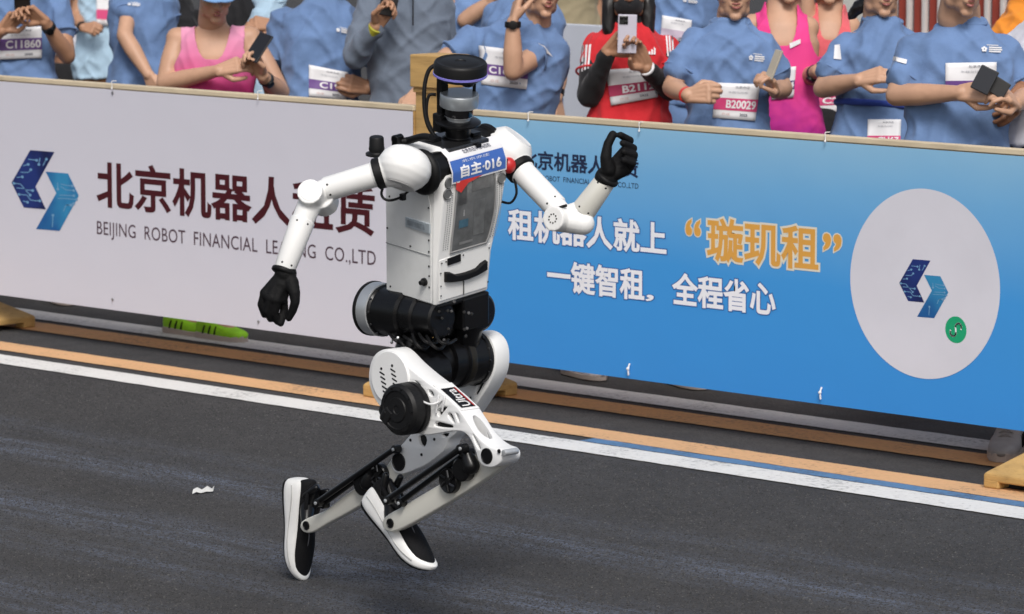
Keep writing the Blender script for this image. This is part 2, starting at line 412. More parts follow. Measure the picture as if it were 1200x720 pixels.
# ================================================================== barrier stands and printed banner boards
WOOD = mat('plywood', s2l(186, 150, 94), .62, var=.16, scale=3.5, bump=.3, bscale=30, dirt=.35, stretch=(1, 1, 9))
WOODF = mat('pallet_wood', s2l(184, 148, 90), .65, var=.16, scale=5, bump=.35, bscale=40, dirt=.45, stretch=(2, 2, 6))
RAIL = mat('raw_plywood_edge', s2l(206, 190, 162), .7, var=.12, scale=4, dirt=.3, stretch=(.6, 3, 3))
def stand(x, label):
    e = empty('barrier_stand', (x, 0, 0), label, 'barrier stand', 'wooden stands that hold up the banner boards')
    px = x - .05
    p = MB(); p.box((px, .035, .63), (.15, .085, 1.10)); o = p.obj('post', WOOD, e, 0, .004)
    c = MB(); c.box((px + .005, .045, 1.245), (.17, .155, .125)); c.box((px, .04, 1.172), (.155, .12, .02)); c.obj('cap_block', WOOD, o, 0, .005)
    # foot: low platform with a sloping top and a cut-out under each side
    f = MB(); a, b = .195, .225
    lo = [(-a, -b), (a, -b), (a, b), (-a, b)]
    V = [(x + u, v, .004) for u, v in lo] + [(x + u, v, .048) for u, v in lo] + [(x + u * .28 - .03, v * .32 + .01, .145) for u, v in lo]
    # four corner blocks and the platform
    for u, v in lo:
        f.box((x + u * .84, v * .86, .019), (a * .32, b * .28, .03))
    V = [(x + u, v, .026) for u, v in lo] + [(x + u, v, .052) for u, v in lo] + [(x + u * .36 - .03, v * .34 + .012, .135) for u, v in lo]
    F = [(3, 2, 1, 0)] + [(i, (i + 1) % 4, 4 + (i + 1) % 4, 4 + i) for i in range(4)] + [(4 + i, 4 + (i + 1) % 4, 8 + (i + 1) % 4, 8 + i) for i in range(4)] + [(8, 9, 10, 11)]
    f.add(V, F); f.obj('foot', WOODF, e, 0, .006)
    return e
stand(-2.94, 'wooden stand with pale foot at the far left end of the white banner')
stand(0.0, 'wooden post and foot between the white and the blue banner boards')
stand(2.99, 'wooden stand with sloping foot at the right end of the blue banner')

def banner_mat(name, ramp, rough=.42):
    m = bpy.data.materials.new(name); m.use_nodes = True; nt = m.node_tree; N = nt.nodes; L = nt.links; b = N['Principled BSDF']
    tc = N.new('ShaderNodeTexCoord'); sx = N.new('ShaderNodeSeparateXYZ'); L.new(tc.outputs['Object'], sx.inputs['Vector'])
    n1 = N.new('ShaderNodeTexNoise'); n1.inputs['Scale'].default_value = 2.2; n1.inputs['Detail'].default_value = 5; L.new(tc.outputs['Object'], n1.inputs['Vector'])
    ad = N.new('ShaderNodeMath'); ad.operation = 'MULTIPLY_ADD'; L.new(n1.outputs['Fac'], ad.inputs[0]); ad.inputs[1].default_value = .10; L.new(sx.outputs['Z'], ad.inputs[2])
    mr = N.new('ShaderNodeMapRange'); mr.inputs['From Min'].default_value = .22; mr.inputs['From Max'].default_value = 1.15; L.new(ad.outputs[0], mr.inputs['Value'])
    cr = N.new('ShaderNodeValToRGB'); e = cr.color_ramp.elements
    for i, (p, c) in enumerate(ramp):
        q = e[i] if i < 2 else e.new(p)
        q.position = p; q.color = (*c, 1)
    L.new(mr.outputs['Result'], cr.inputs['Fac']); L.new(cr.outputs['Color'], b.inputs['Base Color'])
    b.inputs['Roughness'].default_value = rough; b.inputs['Specular IOR Level'].default_value = .35
    bp = N.new('ShaderNodeBump'); bp.inputs['Strength'].default_value = .12; bp.inputs['Distance'].default_value = .02
    n2 = N.new('ShaderNodeTexNoise'); n2.inputs['Scale'].default_value = 5; n2.inputs['Detail'].default_value = 3; L.new(tc.outputs['Object'], n2.inputs['Vector'])
    L.new(n2.outputs['Fac'], bp.inputs['Height']); L.new(bp.outputs['Normal'], b.inputs['Normal'])
    return m
WB = (.64, .63, .70)
M_WB = banner_mat('white_banner_vinyl', [(0, WB), (1, tuple(c * .985 for c in WB))])
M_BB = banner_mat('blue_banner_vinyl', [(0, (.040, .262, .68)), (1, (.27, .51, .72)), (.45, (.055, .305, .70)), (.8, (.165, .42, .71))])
Z0, Z1 = .170, 1.088
def board(x0, x1, m, label):
    e = empty('banner_board', ((x0 + x1) / 2, 0, Z0), label, 'banner', 'printed banner boards along the road')
    n = 60; nz_ = 10; V = []; F = []
    for j in range(nz_ + 1):
        for i in range(n + 1):
            x = x0 + (x1 - x0) * i / n; z = Z0 + (Z1 - Z0) * j / nz_
            y = -.018 + .0003 * noise.noise(Vector((x * 2.3, z * 2.0, x0)))
            V.append((x, y, z))
    w = n + 1
    for j in range(nz_):
        for i in range(n): F.append((j * w + i, j * w + i + 1, (j + 1) * w + i + 1, (j + 1) * w + i))
    o = MB().add(V, F).obj('printed_banner', m, e, 180)
    b = MB(); b.box(((x0 + x1) / 2, -.003, (Z0 + Z1) / 2 + .003), (x1 - x0 - .004, .018, Z1 - Z0 - .004)); b.obj('backing_panel', WOOD, e, 0)
    r = MB(); r.box(((x0 + x1) / 2, .006, Z1 + .012), (x1 - x0, .045, .020)); r.obj('top_rail', RAIL, e, 0, .003)
    return e, o
WE, WO = board(-6.6, -.128, M_WB, 'long white banner board with blue arrow emblem and dark red company name')
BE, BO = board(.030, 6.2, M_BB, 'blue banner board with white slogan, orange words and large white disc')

def on_banner(me, m, parent, name, quad, off, y0=-.0186, words=False):
    """quad: pixel left x, right x and (y top, y bottom) at left; mapped on the board plane"""
    xl, xr, yt, yb = quad
    a = at(xl, yb, -.02); b = at(xr, yb, -.02); c = at(xl, yt, -.02)
    def fn(q):
        out = np.empty((len(q), 3)); out[:, 0] = a[0] + (b[0] - a[0]) * q[:, 0]; out[:, 1] = y0 - off * .35 - q[:, 2] * .0006; out[:, 2] = a[2] + (c[2] - a[2]) * q[:, 1]
        return out
    if words:                                    # one part per word of a spaced-out line
        cw = coords(me); iv = sorted((min(cw[i][0] for i in p.vertices), max(cw[i][0] for i in p.vertices)) for p in me.polygons); cuts = []; hi = iv[0][1]
        for a_, b_ in iv:
            if a_ - hi > .0085: cuts.append((a_ + hi) / 2)
            hi = max(hi, b_)
        F = {}
        for p in me.polygons: F.setdefault(int(np.searchsorted(cuts, np.mean([cw[i][0] for i in p.vertices]))), []).append(tuple(p.vertices))
        c3 = fn(cw)
        for k in F:
            used = sorted({i for f in F[k] for i in f}); ix = {v: n for n, v in enumerate(used)}
            w_ = bpy.data.meshes.new(name); w_.from_pydata([tuple(c3[i]) for i in used], [], [tuple(ix[i] for i in f) for f in F[k]]); adopt(link(name, w_, m, None, 0), parent)
        return
    sheet(me, fn)
    return adopt(link(name, me, m, None, 0), parent)
def print_text(body, m, parent, quad, bold=0., off=.001, spacing=1.0, grow=0.0, name='lettering', shear=0.0):
    base = text_mesh(body, bold, spacing, shear)
    c = coords(base); lo, hi = c.min(0), c.max(0)
    if grow:
        me = text_mesh(body, bold + grow, spacing, shear); c = coords(me)
    else: me = base
    c = c.copy(); c[:, 0] = (c[:, 0] - lo[0]) / (hi[0] - lo[0]); c[:, 1] = (c[:, 1] - lo[1]) / (hi[1] - lo[1]); set_coords(me, c)
    return on_banner(me, m, parent, name, quad, off, words='  ' in body)
INK = lambda n, c, r=.45: mat(n, c, r, var=.04, scale=3)
M_RED = INK('dark_red_ink', (.060, .003, .007)); M_PLUM = INK('plum_ink', (.075, .038, .055)); M_NAVY = INK('navy_ink', (.012, .02, .06))
M_WINK = INK('white_ink', (.86, .86, .90)); M_HALO = INK('deep_blue_halo_ink', (.022, .11, .36)); M_OR = INK('orange_ink', (.72, .36, .07)); M_CREAM = INK('cream_halo_ink', (.74, .70, .58))
print_text('北京机器人租赁', M_RED, WO, (113, 439, 187.5, 243.5), .023, .001)
print_text('BEIJING  ROBOT  FINANCIAL  LEASING  CO.,LTD', M_PLUM, WO, (113.5, 440, 259, 279.5), 0, .001, 1.04)
print_text('北京机器人租赁', M_NAVY, BO, (610, 748, 175, 197.5), .024, .001)
print_text('BEIJING  ROBOT  FINANCIAL  LEASING  CO.,LTD', M_NAVY, BO, (611, 748, 203.5, 211.5), 0, .001)
for bodyt, quad, sh in (('租机器人就上', (595, 781, 243.5, 281.5), 0), ('一键智租', (641, 755, 303.5, 341), 0), ('全程省心', (787, 909, 318.5, 357), 0), ('，', (756, 766, 345, 353), 0)):
    print_text(bodyt, M_HALO, BO, quad, .028, .001, grow=.03, name='lettering_outline')
    print_text(bodyt, M_WINK, BO, quad, .028, .002)
for bodyt, quad in (('璇玑租', (828, 959, 254, 306)), ('“', (803, 821, 256, 276)), ('”', (964, 986, 273, 294))):
    print_text(bodyt, M_CREAM, BO, quad, .022, .001, grow=.045 if len(bodyt) > 1 else .02, name='lettering_outline')
    print_text(bodyt, M_OR, BO, quad, .022, .002)

def circuit(name, c0, c1, trace):
    m = bpy.data.materials.new(name); m.use_nodes = True; nt = m.node_tree; N = nt.nodes; L = nt.links; b = N['Principled BSDF']
    tc = N.new('ShaderNodeTexCoord'); mp = N.new('ShaderNodeMapping'); mp.inputs['Scale'].default_value = (1, 1, 1); L.new(tc.outputs['Object'], mp.inputs['Vector'])
    n1 = N.new('ShaderNodeTexNoise'); n1.inputs['Scale'].default_value = 5; L.new(mp.outputs[0], n1.inputs['Vector'])
    cr = N.new('ShaderNodeValToRGB'); cr.color_ramp.elements[0].color = (*c0, 1); cr.color_ramp.elements[1].color = (*c1, 1); cr.color_ramp.elements[0].position = .38; cr.color_ramp.elements[1].position = .62
    L.new(n1.outputs['Fac'], cr.inputs['Fac'])
    L.new(cr.outputs['Color'], b.inputs['Base Color']); b.inputs['Roughness'].default_value = .45
    return m
M_LD = circuit('dark_emblem_ink', (.004, .008, .06), (.012, .03, .17), 0); M_LL = circuit('light_emblem_ink', (.012, .10, .30), (.03, .24, .46), 0)
M_TR = INK('circuit_trace_ink', (.16, .33, .52))
LOGO_D = np.array([(165, 40), (350, 55), (205, 320), (285, 495), (115, 480), (22, 290)], float)
LOGO_L = np.array([(283, 205), (455, 220), (538, 390), (390, 660), (210, 645), (365, 370)], float)
TR = [[(40, 295), (90, 300), (130, 345), (185, 350)], [(60, 330), (120, 335), (165, 385)], [(80, 380), (140, 385), (170, 425), (240, 430)], [(110, 430), (145, 440)], [(60, 250), (105, 245)], [(90, 210), (150, 212), (170, 190)], [(110, 160), (150, 150)], [(150, 110), (215, 118)], [(262, 160), (290, 110)], [(240, 100), (232, 150)]]
TL = [[(400, 320), (440, 345), (500, 350)], [(390, 385), (460, 388), (500, 390)], [(375, 410), (440, 412), (520, 420)], [(400, 300), (440, 310), (490, 315)], [(440, 460), (480, 465)], [(420, 510), (438, 465), (500, 450)], [(335, 630), (340, 540)], [(375, 290), (378, 340)]]
def emblem(parent, ox, oy, k, off):
    px = lambda p: at(ox + p[0] * k, oy + p[1] * k, -.02)
    y = -.0188 - off * .35
    for pts, m, trs in ((LOGO_D, M_LD, TR), (LOGO_L, M_LL, TL)):
        P = [px(p) for p in pts]
        cu = plate([[(p[0], p[2]) for p in P]], 0, 0, res=0)
        sheet(cu, lambda q: np.stack([q[:, 0], np.full(len(q), y), q[:, 1]], 1))
        o = adopt(link('emblem', cu, m, None, 0), parent)
        t = MB(); w = 3.2
        for tr in trs:
            for a, b in zip(tr, tr[1:]):
                a = np.array(a, float); b = np.array(b, float); d = unit(b - a); n_ = np.array([-d[1], d[0]]) * w
                t.add([(*px(q)[[0]], y - .0003, px(q)[2]) for q in (a - n_, b - n_, b + n_, a + n_)], [(0, 1, 2, 3)])
            for c in (tr[-1], tr[0])[:1 + (len(tr) > 3)]:
                t.add([(px((c[0] + 11 * math.cos(g), c[1] + 11 * math.sin(g)))[0], y - .0005, px((c[0], c[1] + 11 * math.sin(g)))[2]) for g in np.linspace(0, 2 * math.pi, 9)[:-1]], [tuple(range(8))])
        tag(t.obj('circuit_trace', M_TR, parent, 0), kind='stuff')
emblem(WO, 10, 170, .1528, .001)
# the white disc with the emblem and the green badge
def disc(parent, name, u, v, r, m, off, n=96):
    c = at(u, v, -.02); MB().add([(c[0] + r * math.cos(a), -.0186 - off * .35, c[2] + r * math.sin(a)) for a in np.linspace(0, 2 * math.pi, n + 1)[:-1]], [tuple(range(n))]).obj(name, m, parent, 0)
    return c
disc(BO, 'printed_disc', 1082.5, 333, .3245, INK('white_disc_ink', (.68, .67, .73)), .001)
emblem(BO, 1051.2, 299.5, .1115, .002)
gc = disc(BO, 'green_badge', 1120, 386.7, .0455, INK('green_badge_ink', (.01, .36, .16)), .002, 48)
sp = []
for a in np.linspace(-200, 60, 20): sp.append((gc[0] + .010 + .0135 * math.cos(R(-a + 30)), gc[2] + .012 + .0125 * math.sin(R(-a + 30))))
c1 = [(gc[0] + .0115 + .0125 * math.cos(R(a)), gc[2] + .010 + .0125 * math.sin(R(a))) for a in np.linspace(-30, 180, 14)]
c2 = [(gc[0] - .0115 + .0125 * math.cos(R(a)), gc[2] - .010 + .0125 * math.sin(R(a))) for a in np.linspace(0, -210, 14)]
path = c1 + c2; t = MB(); w = .003
for a, b in zip(path, path[1:]):
    a = np.array(a); b = np.array(b); d = unit(b - a); n_ = np.array([-d[1], d[0]]) * w; a = a - d * w * .6; b = b + d * w * .6
    t.add([(q[0], -.0200, q[1]) for q in (a - n_, b - n_, b + n_, a + n_)], [(0, 1, 2, 3)])
t.obj('badge_symbol', M_WINK, BO, 0)
# cable ties that lash the vinyl to the rail, and stub ends under the board
M_TIE = mat('white_plastic', (.75, .75, .75), .4); M_STEEL = mat('steel', (.5, .5, .5), .3, 1.0)
for (u, v, par) in ((303, 112, WE), (132, 100, WE), (750, 149, BE), (968, 161, BE), (620, 137, BE)):
    p = at(u, v - 1, -.024)
    t = MB(); t.tube([p + (0, .02, .0135), p + (0, -.003, .0135), p + (0, -.005, .006), p + (0, -.004, -.004), p + (.001, -.004, -.015)], .0016, 8, 3); t.ell(p + (.001, -.006, -.017), (.0036, .0036, .0045)); t.obj('cable_tie', M_TIE, par)
for (u, v, par) in ((737, 436, BE), (962, 464, BE)):
    p = at(u, v, -.024)
    t = MB(); t.tube([p + (0, .004, .03), p + (0, -.004, .012), p + (0, -.002, -.012)], .0032, 8, 4); t.ell(p + (0, -.006, .012), (.006, .006, .006)); t.obj('cable_tie', M_TIE, par)
for (u, v, par) in ((303, 377, WE), (132, 351, WE), (132, 109, WE)):
    p = at(u, v, -.022); MB().lathe(p, (0, -1, 0), [(0, .006), (.003, .005), (.004, 0)], 12).obj('screw', M_STEEL, par)
# scrap on the road
p = ground(238, 578); s = MB(); Vs = []
prof = [(-.032, -.006), (-.02, .0), (-.005, -.001), (.012, .002), (.026, .006), (.034, .004)]
top = [p + RIGHT * a + np.array([0, 0, .012 + .006 * math.sin(9 * i)]) + unit(FWD * (1, 1, 0)) * (b * 4 + .02) for i, (a, b) in enumerate(prof)]
bot = [p + RIGHT * a + np.array([0, 0, .004 + .003 * (i % 2)]) + unit(FWD * (1, 1, 0)) * (b * 4 - .022) for i, (a, b) in enumerate(prof)]
n = len(prof); Vs = top + bot + [q + (0, 0, .0015) for q in top + bot]
Fs = [(i, i + 1, n + i + 1, n + i) for i in range(n - 1)] + [(2 * n + i, 3 * n + i, 3 * n + i + 1, 2 * n + i + 1) for i in range(n - 1)]
Fs += [(i, 2 * n + i, 2 * n + i + 1, i + 1) for i in range(n - 1)] + [(n + i, n + i + 1, 3 * n + i + 1, 3 * n + i) for i in range(n - 1)] + [(0, n, 3 * n, 2 * n), (n - 1, 3 * n - 1, 4 * n - 1, 2 * n - 1)]
tag(s.add(Vs, Fs).obj('paper_scrap', mat('paper', (.6, .6, .58), .8, var=.1), smooth=0), 'small torn white paper scrap lying on the asphalt', 'litter')

# stone grains that stand out of the worn asphalt surface, near enough to be seen
def aggregate():
    me = bpy.data.meshes.new('road_aggregate'); me.from_pydata([(-3.2, -1.0, .0), (3.4, -.62, 0), (8.6, -4.6, 0), (7.0, -6.4, 0), (2.2, -4.9, 0), (-3.2, -.62, 0)][:0] + [(-3.0, -.66, .0), (3.6, -.66, 0), (5.2, -1.6, 0), (5.6, -5.2, 0), (3.4, -5.2, 0), (-3.0, -1.4, 0)], [], [(0, 5, 4, 3, 2, 1)])
    o = bpy.data.objects.new('road_aggregate', me); COL.objects.link(o); tag(o, kind='stuff')
    m = bpy.data.materials.new('road_stone'); m.use_nodes = True; N = m.node_tree.nodes; L = m.node_tree.links; b = N['Principled BSDF']; b.inputs['Roughness'].default_value = .85
    oi = N.new('ShaderNodeObjectInfo'); cr = N.new('ShaderNodeValToRGB'); e = cr.color_ramp.elements
    e[0].color = (.020, .020, .021, 1); e[1].color = (.13, .127, .123, 1); x = e.new(.55); x.color = (.037, .036, .036, 1); x = e.new(.9); x.color = (.078, .076, .075, 1)
    L.new(oi.outputs['Random'], cr.inputs['Fac']); L.new(cr.outputs['Color'], b.inputs['Base Color'])
    ng = bpy.data.node_groups.new('grains', 'GeometryNodeTree'); ng.interface.new_socket('Geometry', in_out='INPUT', socket_type='NodeSocketGeometry'); ng.interface.new_socket('Geometry', in_out='OUTPUT', socket_type='NodeSocketGeometry')
    n = ng.nodes; l = ng.links
    gi = n.new('NodeGroupInput'); go = n.new('NodeGroupOutput')
    dp = n.new('GeometryNodeDistributePointsOnFaces'); dp.inputs['Density'].default_value = 8000
    ic = n.new('GeometryNodeMeshIcoSphere'); ic.inputs['Radius'].default_value = .0029; ic.inputs['Subdivisions'].default_value = 1
    sm = n.new('GeometryNodeSetMaterial'); sm.inputs['Material'].default_value = m
    ip = n.new('GeometryNodeInstanceOnPoints')
    rv = n.new('FunctionNodeRandomValue'); rv.data_type = 'FLOAT_VECTOR'; rv.inputs[0].default_value = (.35, .35, .3); rv.inputs[1].default_value = (1.25, 1.25, .9)
    rr = n.new('FunctionNodeRandomValue'); rr.data_type = 'FLOAT_VECTOR'; rr.inputs[1].default_value = (.6, .6, 6.28)
    l.new(gi.outputs[0], dp.inputs['Mesh']); l.new(dp.outputs['Points'], ip.inputs['Points']); l.new(ic.outputs['Mesh'], sm.inputs['Geometry']); l.new(sm.outputs['Geometry'], ip.inputs['Instance'])
    l.new(rv.outputs[0], ip.inputs['Scale']); l.new(rr.outputs[0], ip.inputs['Rotation']); l.new(ip.outputs['Instances'], go.inputs[0])
    md = o.modifiers.new('grains', 'NODES'); md.node_group = ng
aggregate()

# ================================================================== the running robot
YN, YR, YF = -3.23, -3.09, -2.95                 # planes of the near leg, the middle and the far leg
ROB = empty('humanoid_robot', (float(at(430, 640, YR)[0]), YR, 0), 'white and black humanoid robot running in black shoes with white soles', 'robot')
W_SHELL = mat('white_robot_shell', (.80, .80, .785), .34, var=.025, scale=4, spec=.5, dirt=.05)
W_SIDE = mat('brushed_light_panel', (.74, .75, .74), .38, metal=.05, var=.05, scale=8, dirt=.08)
W_CREAM = mat('cream_alloy', (.66, .65, .59), .36, metal=.1, var=.03, scale=6)
W_LEG = mat('white_cast_leg', (.78, .785, .78), .38, var=.03, scale=8, dirt=.06)
BLK = mat('black_anodised', (.004, .004, .0045), .3, metal=.0, spec=.35, var=.2, scale=12)
BLKM = mat('black_matte_plastic', (.006, .006, .0065), .5, spec=.3, var=.2, scale=10)
RUB = mat('black_rubber', (.005, .005, .0055), .55, spec=.25, var=.2, scale=14)
SIL = mat('silver_aluminium', (.60, .62, .63), .38, metal=.6, var=.06, scale=10)
STL = mat('dark_steel', (.10, .10, .105), .28, metal=.9, var=.1)
GLOVE = mat('black_glove_fabric', (.0045, .0045, .005), .7, spec=.2, var=.25, scale=30, bump=.3, bscale=160)
PURP = mat('violet_light_ring', (.22, .20, .62), .35, var=.05)
REDP = mat('red_plastic', (.50, .02, .02), .4, var=.1)
SOLE = mat('white_foam_sole', (.76, .76, .745), .6, var=.05, scale=14, dirt=.12, bump=.12, bscale=50)
KNIT = mat('black_knit_upper', (.006, .006, .007), .8, spec=.2, var=.3, scale=40, bump=.4, bscale=220)

def sag(P, Y): return [(at(u, v, Y)[0], at(u, v, Y)[2]) for u, v in P]
def sag_plate(name, outs, Yface, thick, m, parent, bevel=.004, sub=4, smooth=50, Ymid=None, holes_sub=2):
    """plate in a plane parallel to the robot's run; picks lie on its near face"""
    S = [smooth_path(sag(outs[0], Yface), sub, True)] + [smooth_path(sag(h, Yface), holes_sub, True) for h in outs[1:]]
    me = plate(S, thick, bevel)
    yc = Yface + thick / 2
    sheet(me, lambda q: np.stack([q[:, 0], yc - q[:, 2], q[:, 1]], 1))
    return adopt(link(name, me, m, None, smooth), parent)
def drum(name, u, v, Y, prof, m, parent, axis=(0, -1, 0), n=40):
    return MB().lathe(at(u, v, Y), axis, prof, n).obj(name, m, parent, 35)
def bolts(name, c, axis, r, n, size, m, parent, ph=0.0):
    X, Y_, Z = frame(axis)
    for k in range(n):
        a = 2 * math.pi * k / n + ph
        MB().lathe(c + (X * math.cos(a) + Y_ * math.sin(a)) * r, Z, [(0, size), (size * .7, size), (size, size * .6)], 8).obj(name, m, parent)

# ------------------------------------------------------------------ torso
F_ = unit((math.cos(R(7.8)), 0, -math.sin(R(7.8)))); L0 = np.array([0, math.cos(R(8)), math.sin(R(8))])
U_ = unit(np.cross(F_, L0)); L_ = np.cross(U_, F_)
TO = at(510, 359, -3.195)
def TP(f, l, h): return TO + F_ * f + L_ * l + U_ * (h * .905)
TM = np.array([F_, L_, U_])
secs = [(0, -.19, 0, 0, .196, .006), (.006, -.193, .002, -.002, .199, .008), (.12, -.193, .003, -.002, .212, .010), (.20, -.193, .008, 0, .232, .016), (.28, -.193, .014, .001, .252, .022),
        (.36, -.193, .018, .004, .266, .028), (.405, -.192, .016, .008, .262, .032), (.44, -.185, .002, .016, .248, .032), (.462, -.165, -.028, .034, .226, .03), (.466, -.15, -.04, .045, .21, .025)]
rings = []
for h, fb, ff, lr, ll, ch in secs:
    rings.append([TP(f, l, h) for f, l in ((fb + ch, lr), (ff - ch * .8, lr), (ff, lr + ch * .55), (ff, ll - ch * .55), (ff - ch * .8, ll), (fb + ch, ll), (fb, ll - ch), (fb, lr + ch))])
torso = MB().loft(rings).obj('torso', W_SHELL, ROB, 28, .004, 3)
def tpatch(name, pts, m, parent, off=.002, th=.002, bevel=0):        # a thin raised panel; pts (f,l,h) around its outline, normal outward
    P = [TP(*q) for q in pts]; n = unit(np.cross(P[1] - P[0], P[2] - P[0])); k = len(P)
    if n @ (CAM - P[0]) < 0: n = -n
    V = [p + n * off for p in P] + [p + n * (off - th - .002) for p in P]
    return MB().add(V, [tuple(range(k)), tuple(reversed(range(k, 2 * k)))] + [(i, (i + 1) % k, k + (i + 1) % k, k + i) for i in range(k)]).obj(name, m, parent, 0, bevel)
ft = lambda h: float(np.interp(h, [0, .12, .20, .28, .36, .405, .44], [.001, .003, .008, .014, .018, .016, .002]))
# brushed side plate with seam, label and screws
side = tpatch('side_panel', [(-.186, 0, .006), (-.012, 0, .006), (-.012, 0, .30), (-.03, .002, .37), (-.186, .002, .37)], W_SIDE, torso, .004, .002, .001)
side.data.materials[0] = W_SIDE
tpatch('side_seam', [(-.186, 0, .152), (-.013, 0, .152), (-.013, 0, .1545), (-.186, 0, .1545)], mat('seam_grey', (.30, .31, .31), .5), torso, .0052, .001)
tpatch('type_plate', [(-.105, 0, .222), (-.012, 0, .222), (-.012, 0, .252), (-.105, 0, .252)], mat('pale_blue_plate', (.50, .56, .60), .3, metal=.4, var=.1, scale=30), torso, .008, .004, .001)
tpatch('type_plate_print', [(-.098, 0, .230), (-.03, 0, .230), (-.03, 0, .246), (-.098, 0, .246)], mat('plate_print', (.36, .41, .45), .3, metal=.4, var=.3, scale=60), torso, .0088, .001)
for f, h in ((-.18, .20), (-.018, .20), (-.09, .165), (-.018, .165), (-.17, .02), (-.018, .12), (-.018, .055), (-.018, .09), (-.17, .30), (-.018, .30), (-.06, .34), (-.15, .345)):
    MB().lathe(TP(f, 0, h) - L_ * .004, -L_, [(0, .0028), (.0015, .0026), (.002, 0)], 8).obj('screw', BLKM, torso)
MB().lathe(TP(-.035, 0, .068) - L_ * .004, -L_, [(0, .011), (.006, .011), (.008, .007), (.018, .006), (.019, 0)], 16).obj('connector', BLKM, torso)
# front: smoked window between two perforated strips
win = [(0, .052, .155), (0, .182, .165), (0, .196, .20), (0, .206, .27), (0, .204, .34), (0, .198, .395), (0, .062, .385), (0, .058, .30), (0, .055, .22)]
V = []
fr = MB()
for k in range(len(win)): pass
M_WIN = mat('smoked_window', (.13, .135, .137), .14, var=.35, scale=16, spec=.6, dirt=.0, coat=.6)
wl = [(.155, .050, .182), (.17, .051, .19), (.20, .053, .199), (.235, .056, .206), (.27, .058, .209), (.31, .060, .208), (.35, .062, .205), (.395, .064, .20)]
V = []
for h, a, b in wl: V += [TP(ft(h) + .0035, a, h), TP(ft(h) + .0035, b, h)]
MB().add(V, [(2 * i, 2 * i + 1, 2 * i + 3, 2 * i + 2) for i in range(len(wl) - 1)]).obj('window', M_WIN, torso, 60)
frm = MB()
for sgn in (0, 1):
    P = [TP(ft(h) + .004, (a, b)[sgn], h) for h, a, b in wl]; frm.tube(P, .0028, 6, 2)
frm.tube([TP(ft(.155) + .004, .050, .155), TP(ft(.155) + .004, .182, .155)], .0028, 6, 1)
frm.obj('window_gasket', mat('grey_gasket', (.25, .25, .25), .6), torso)
# things seen dimly behind the window: boards and a blue label
for (a, b, h0, h1, c) in ((.075, .11, .225, .25, (.05, .12, .17)), (.13, .17, .19, .30, (.13, .135, .135)), (.08, .13, .172, .18, (.2, .2, .2)), (.07, .1, .30, .36, (.06, .062, .064)), (.12, .19, .33, .37, (.11, .112, .113)), (.09, .095, .26, .28, (.3, .3, .3))):
    hm = (h0 + h1) / 2
    MB().add([TP(ft(h0) + .0045, a, h0), TP(ft(h0) + .0045, b, h0), TP(ft(h1) + .0045, b, h1), TP(ft(h1) + .0045, a, h1)], [(0, 1, 2, 3)]).obj('circuit_board', mat('board_%d' % int(c[0] * 1000 + c[2] * 100), c, .35, var=.3, scale=40, coat=.5), torso, 0)
perf = MB()
for sgn in (0, 1):
    for i in range(26):
        for j in range(3):
            h = .17 + i * .0068; a = np.interp(h, [w[0] for w in wl], [w[1 + sgn] for w in wl])
            l = (a - .012 - j * .008) if sgn == 0 else (a + .010 + j * .008)
            c = TP(ft(h) + .0012, l, h); perf.add([c + L_ * .0021 * math.cos(q) + U_ * .0021 * math.sin(q) + F_ * .001 for q in np.linspace(0, 2 * math.pi, 7)[:-1]], [tuple(range(6))])
o = perf.obj('perforation', mat('hole_grey', (.28, .28, .28), .6), torso, 0); o['kind'] = 'stuff'
for l, h in ((.036, .375), (.030, .342), (.226, .382), (.232, .345)):
    MB().lathe(TP(ft(h) + .001, l, h), F_, [(0, .0155), (.003, .015), (.004, .0135), (.002, .012), (.002, 0)], 24, x=U_).obj('sensor_port', mat('port_grey', (.16, .165, .165), .4, metal=.3), torso)
# lower access panel with its handle slot
pan = tpatch('access_panel', [(.001, .012, .012), (.001, .19, .012), (.002, .202, .148), (.002, .012, .140)], W_SHELL, torso, .004, .003, .0015)
V = []; zz = np.linspace(0, 1, 9)
lowp = [(.028 + .155 * t, .062 + .004 * (2 * t - 1) ** 2 * 3 - .006) for t in zz]; upp = [(l, h + .026 + (.008 if (i in (0, 1, 7, 8)) else 0)) for i, (l, h) in enumerate(lowp)]
hb = MB(); hb.loft([[TP(.004, l, h), TP(.016, l, h + .004), TP(.016, l, h2 - .004), TP(.004, l, h2)] for (l, h), (_, h2) in zip(lowp, upp)]); hb.obj('handle', RUB, torso, 30, .002)
tpatch('panel_split', [(.004, .098, .012), (.004, .1, .012), (.004, .1, .056), (.004, .098, .056)], mat('seam_dark', (.12, .12, .12), .6), torso, .0052, .001)
tpatch('name_plate', [(.003, .040, .118), (.003, .088, .120), (.003, .088, .142), (.003, .040, .139)], BLK, torso, .0065, .003)
for l, h in ((.018, .13), (.014, .10), (.014, .06), (.014, .03), (.034, .131), (.098, .136), (.195, .135), (.19, .03)):
    MB().lathe(TP(.008, l, h), F_, [(0, .0024), (.001, .0022), (.0015, 0)], 8).obj('screw', BLKM, torso)
for h in (.10, .085): MB().lathe(TP(-.02, .206, h), L_, [(0, .006), (.012, .005), (.013, 0)], 10).obj('side_knob', BLKM, torso)
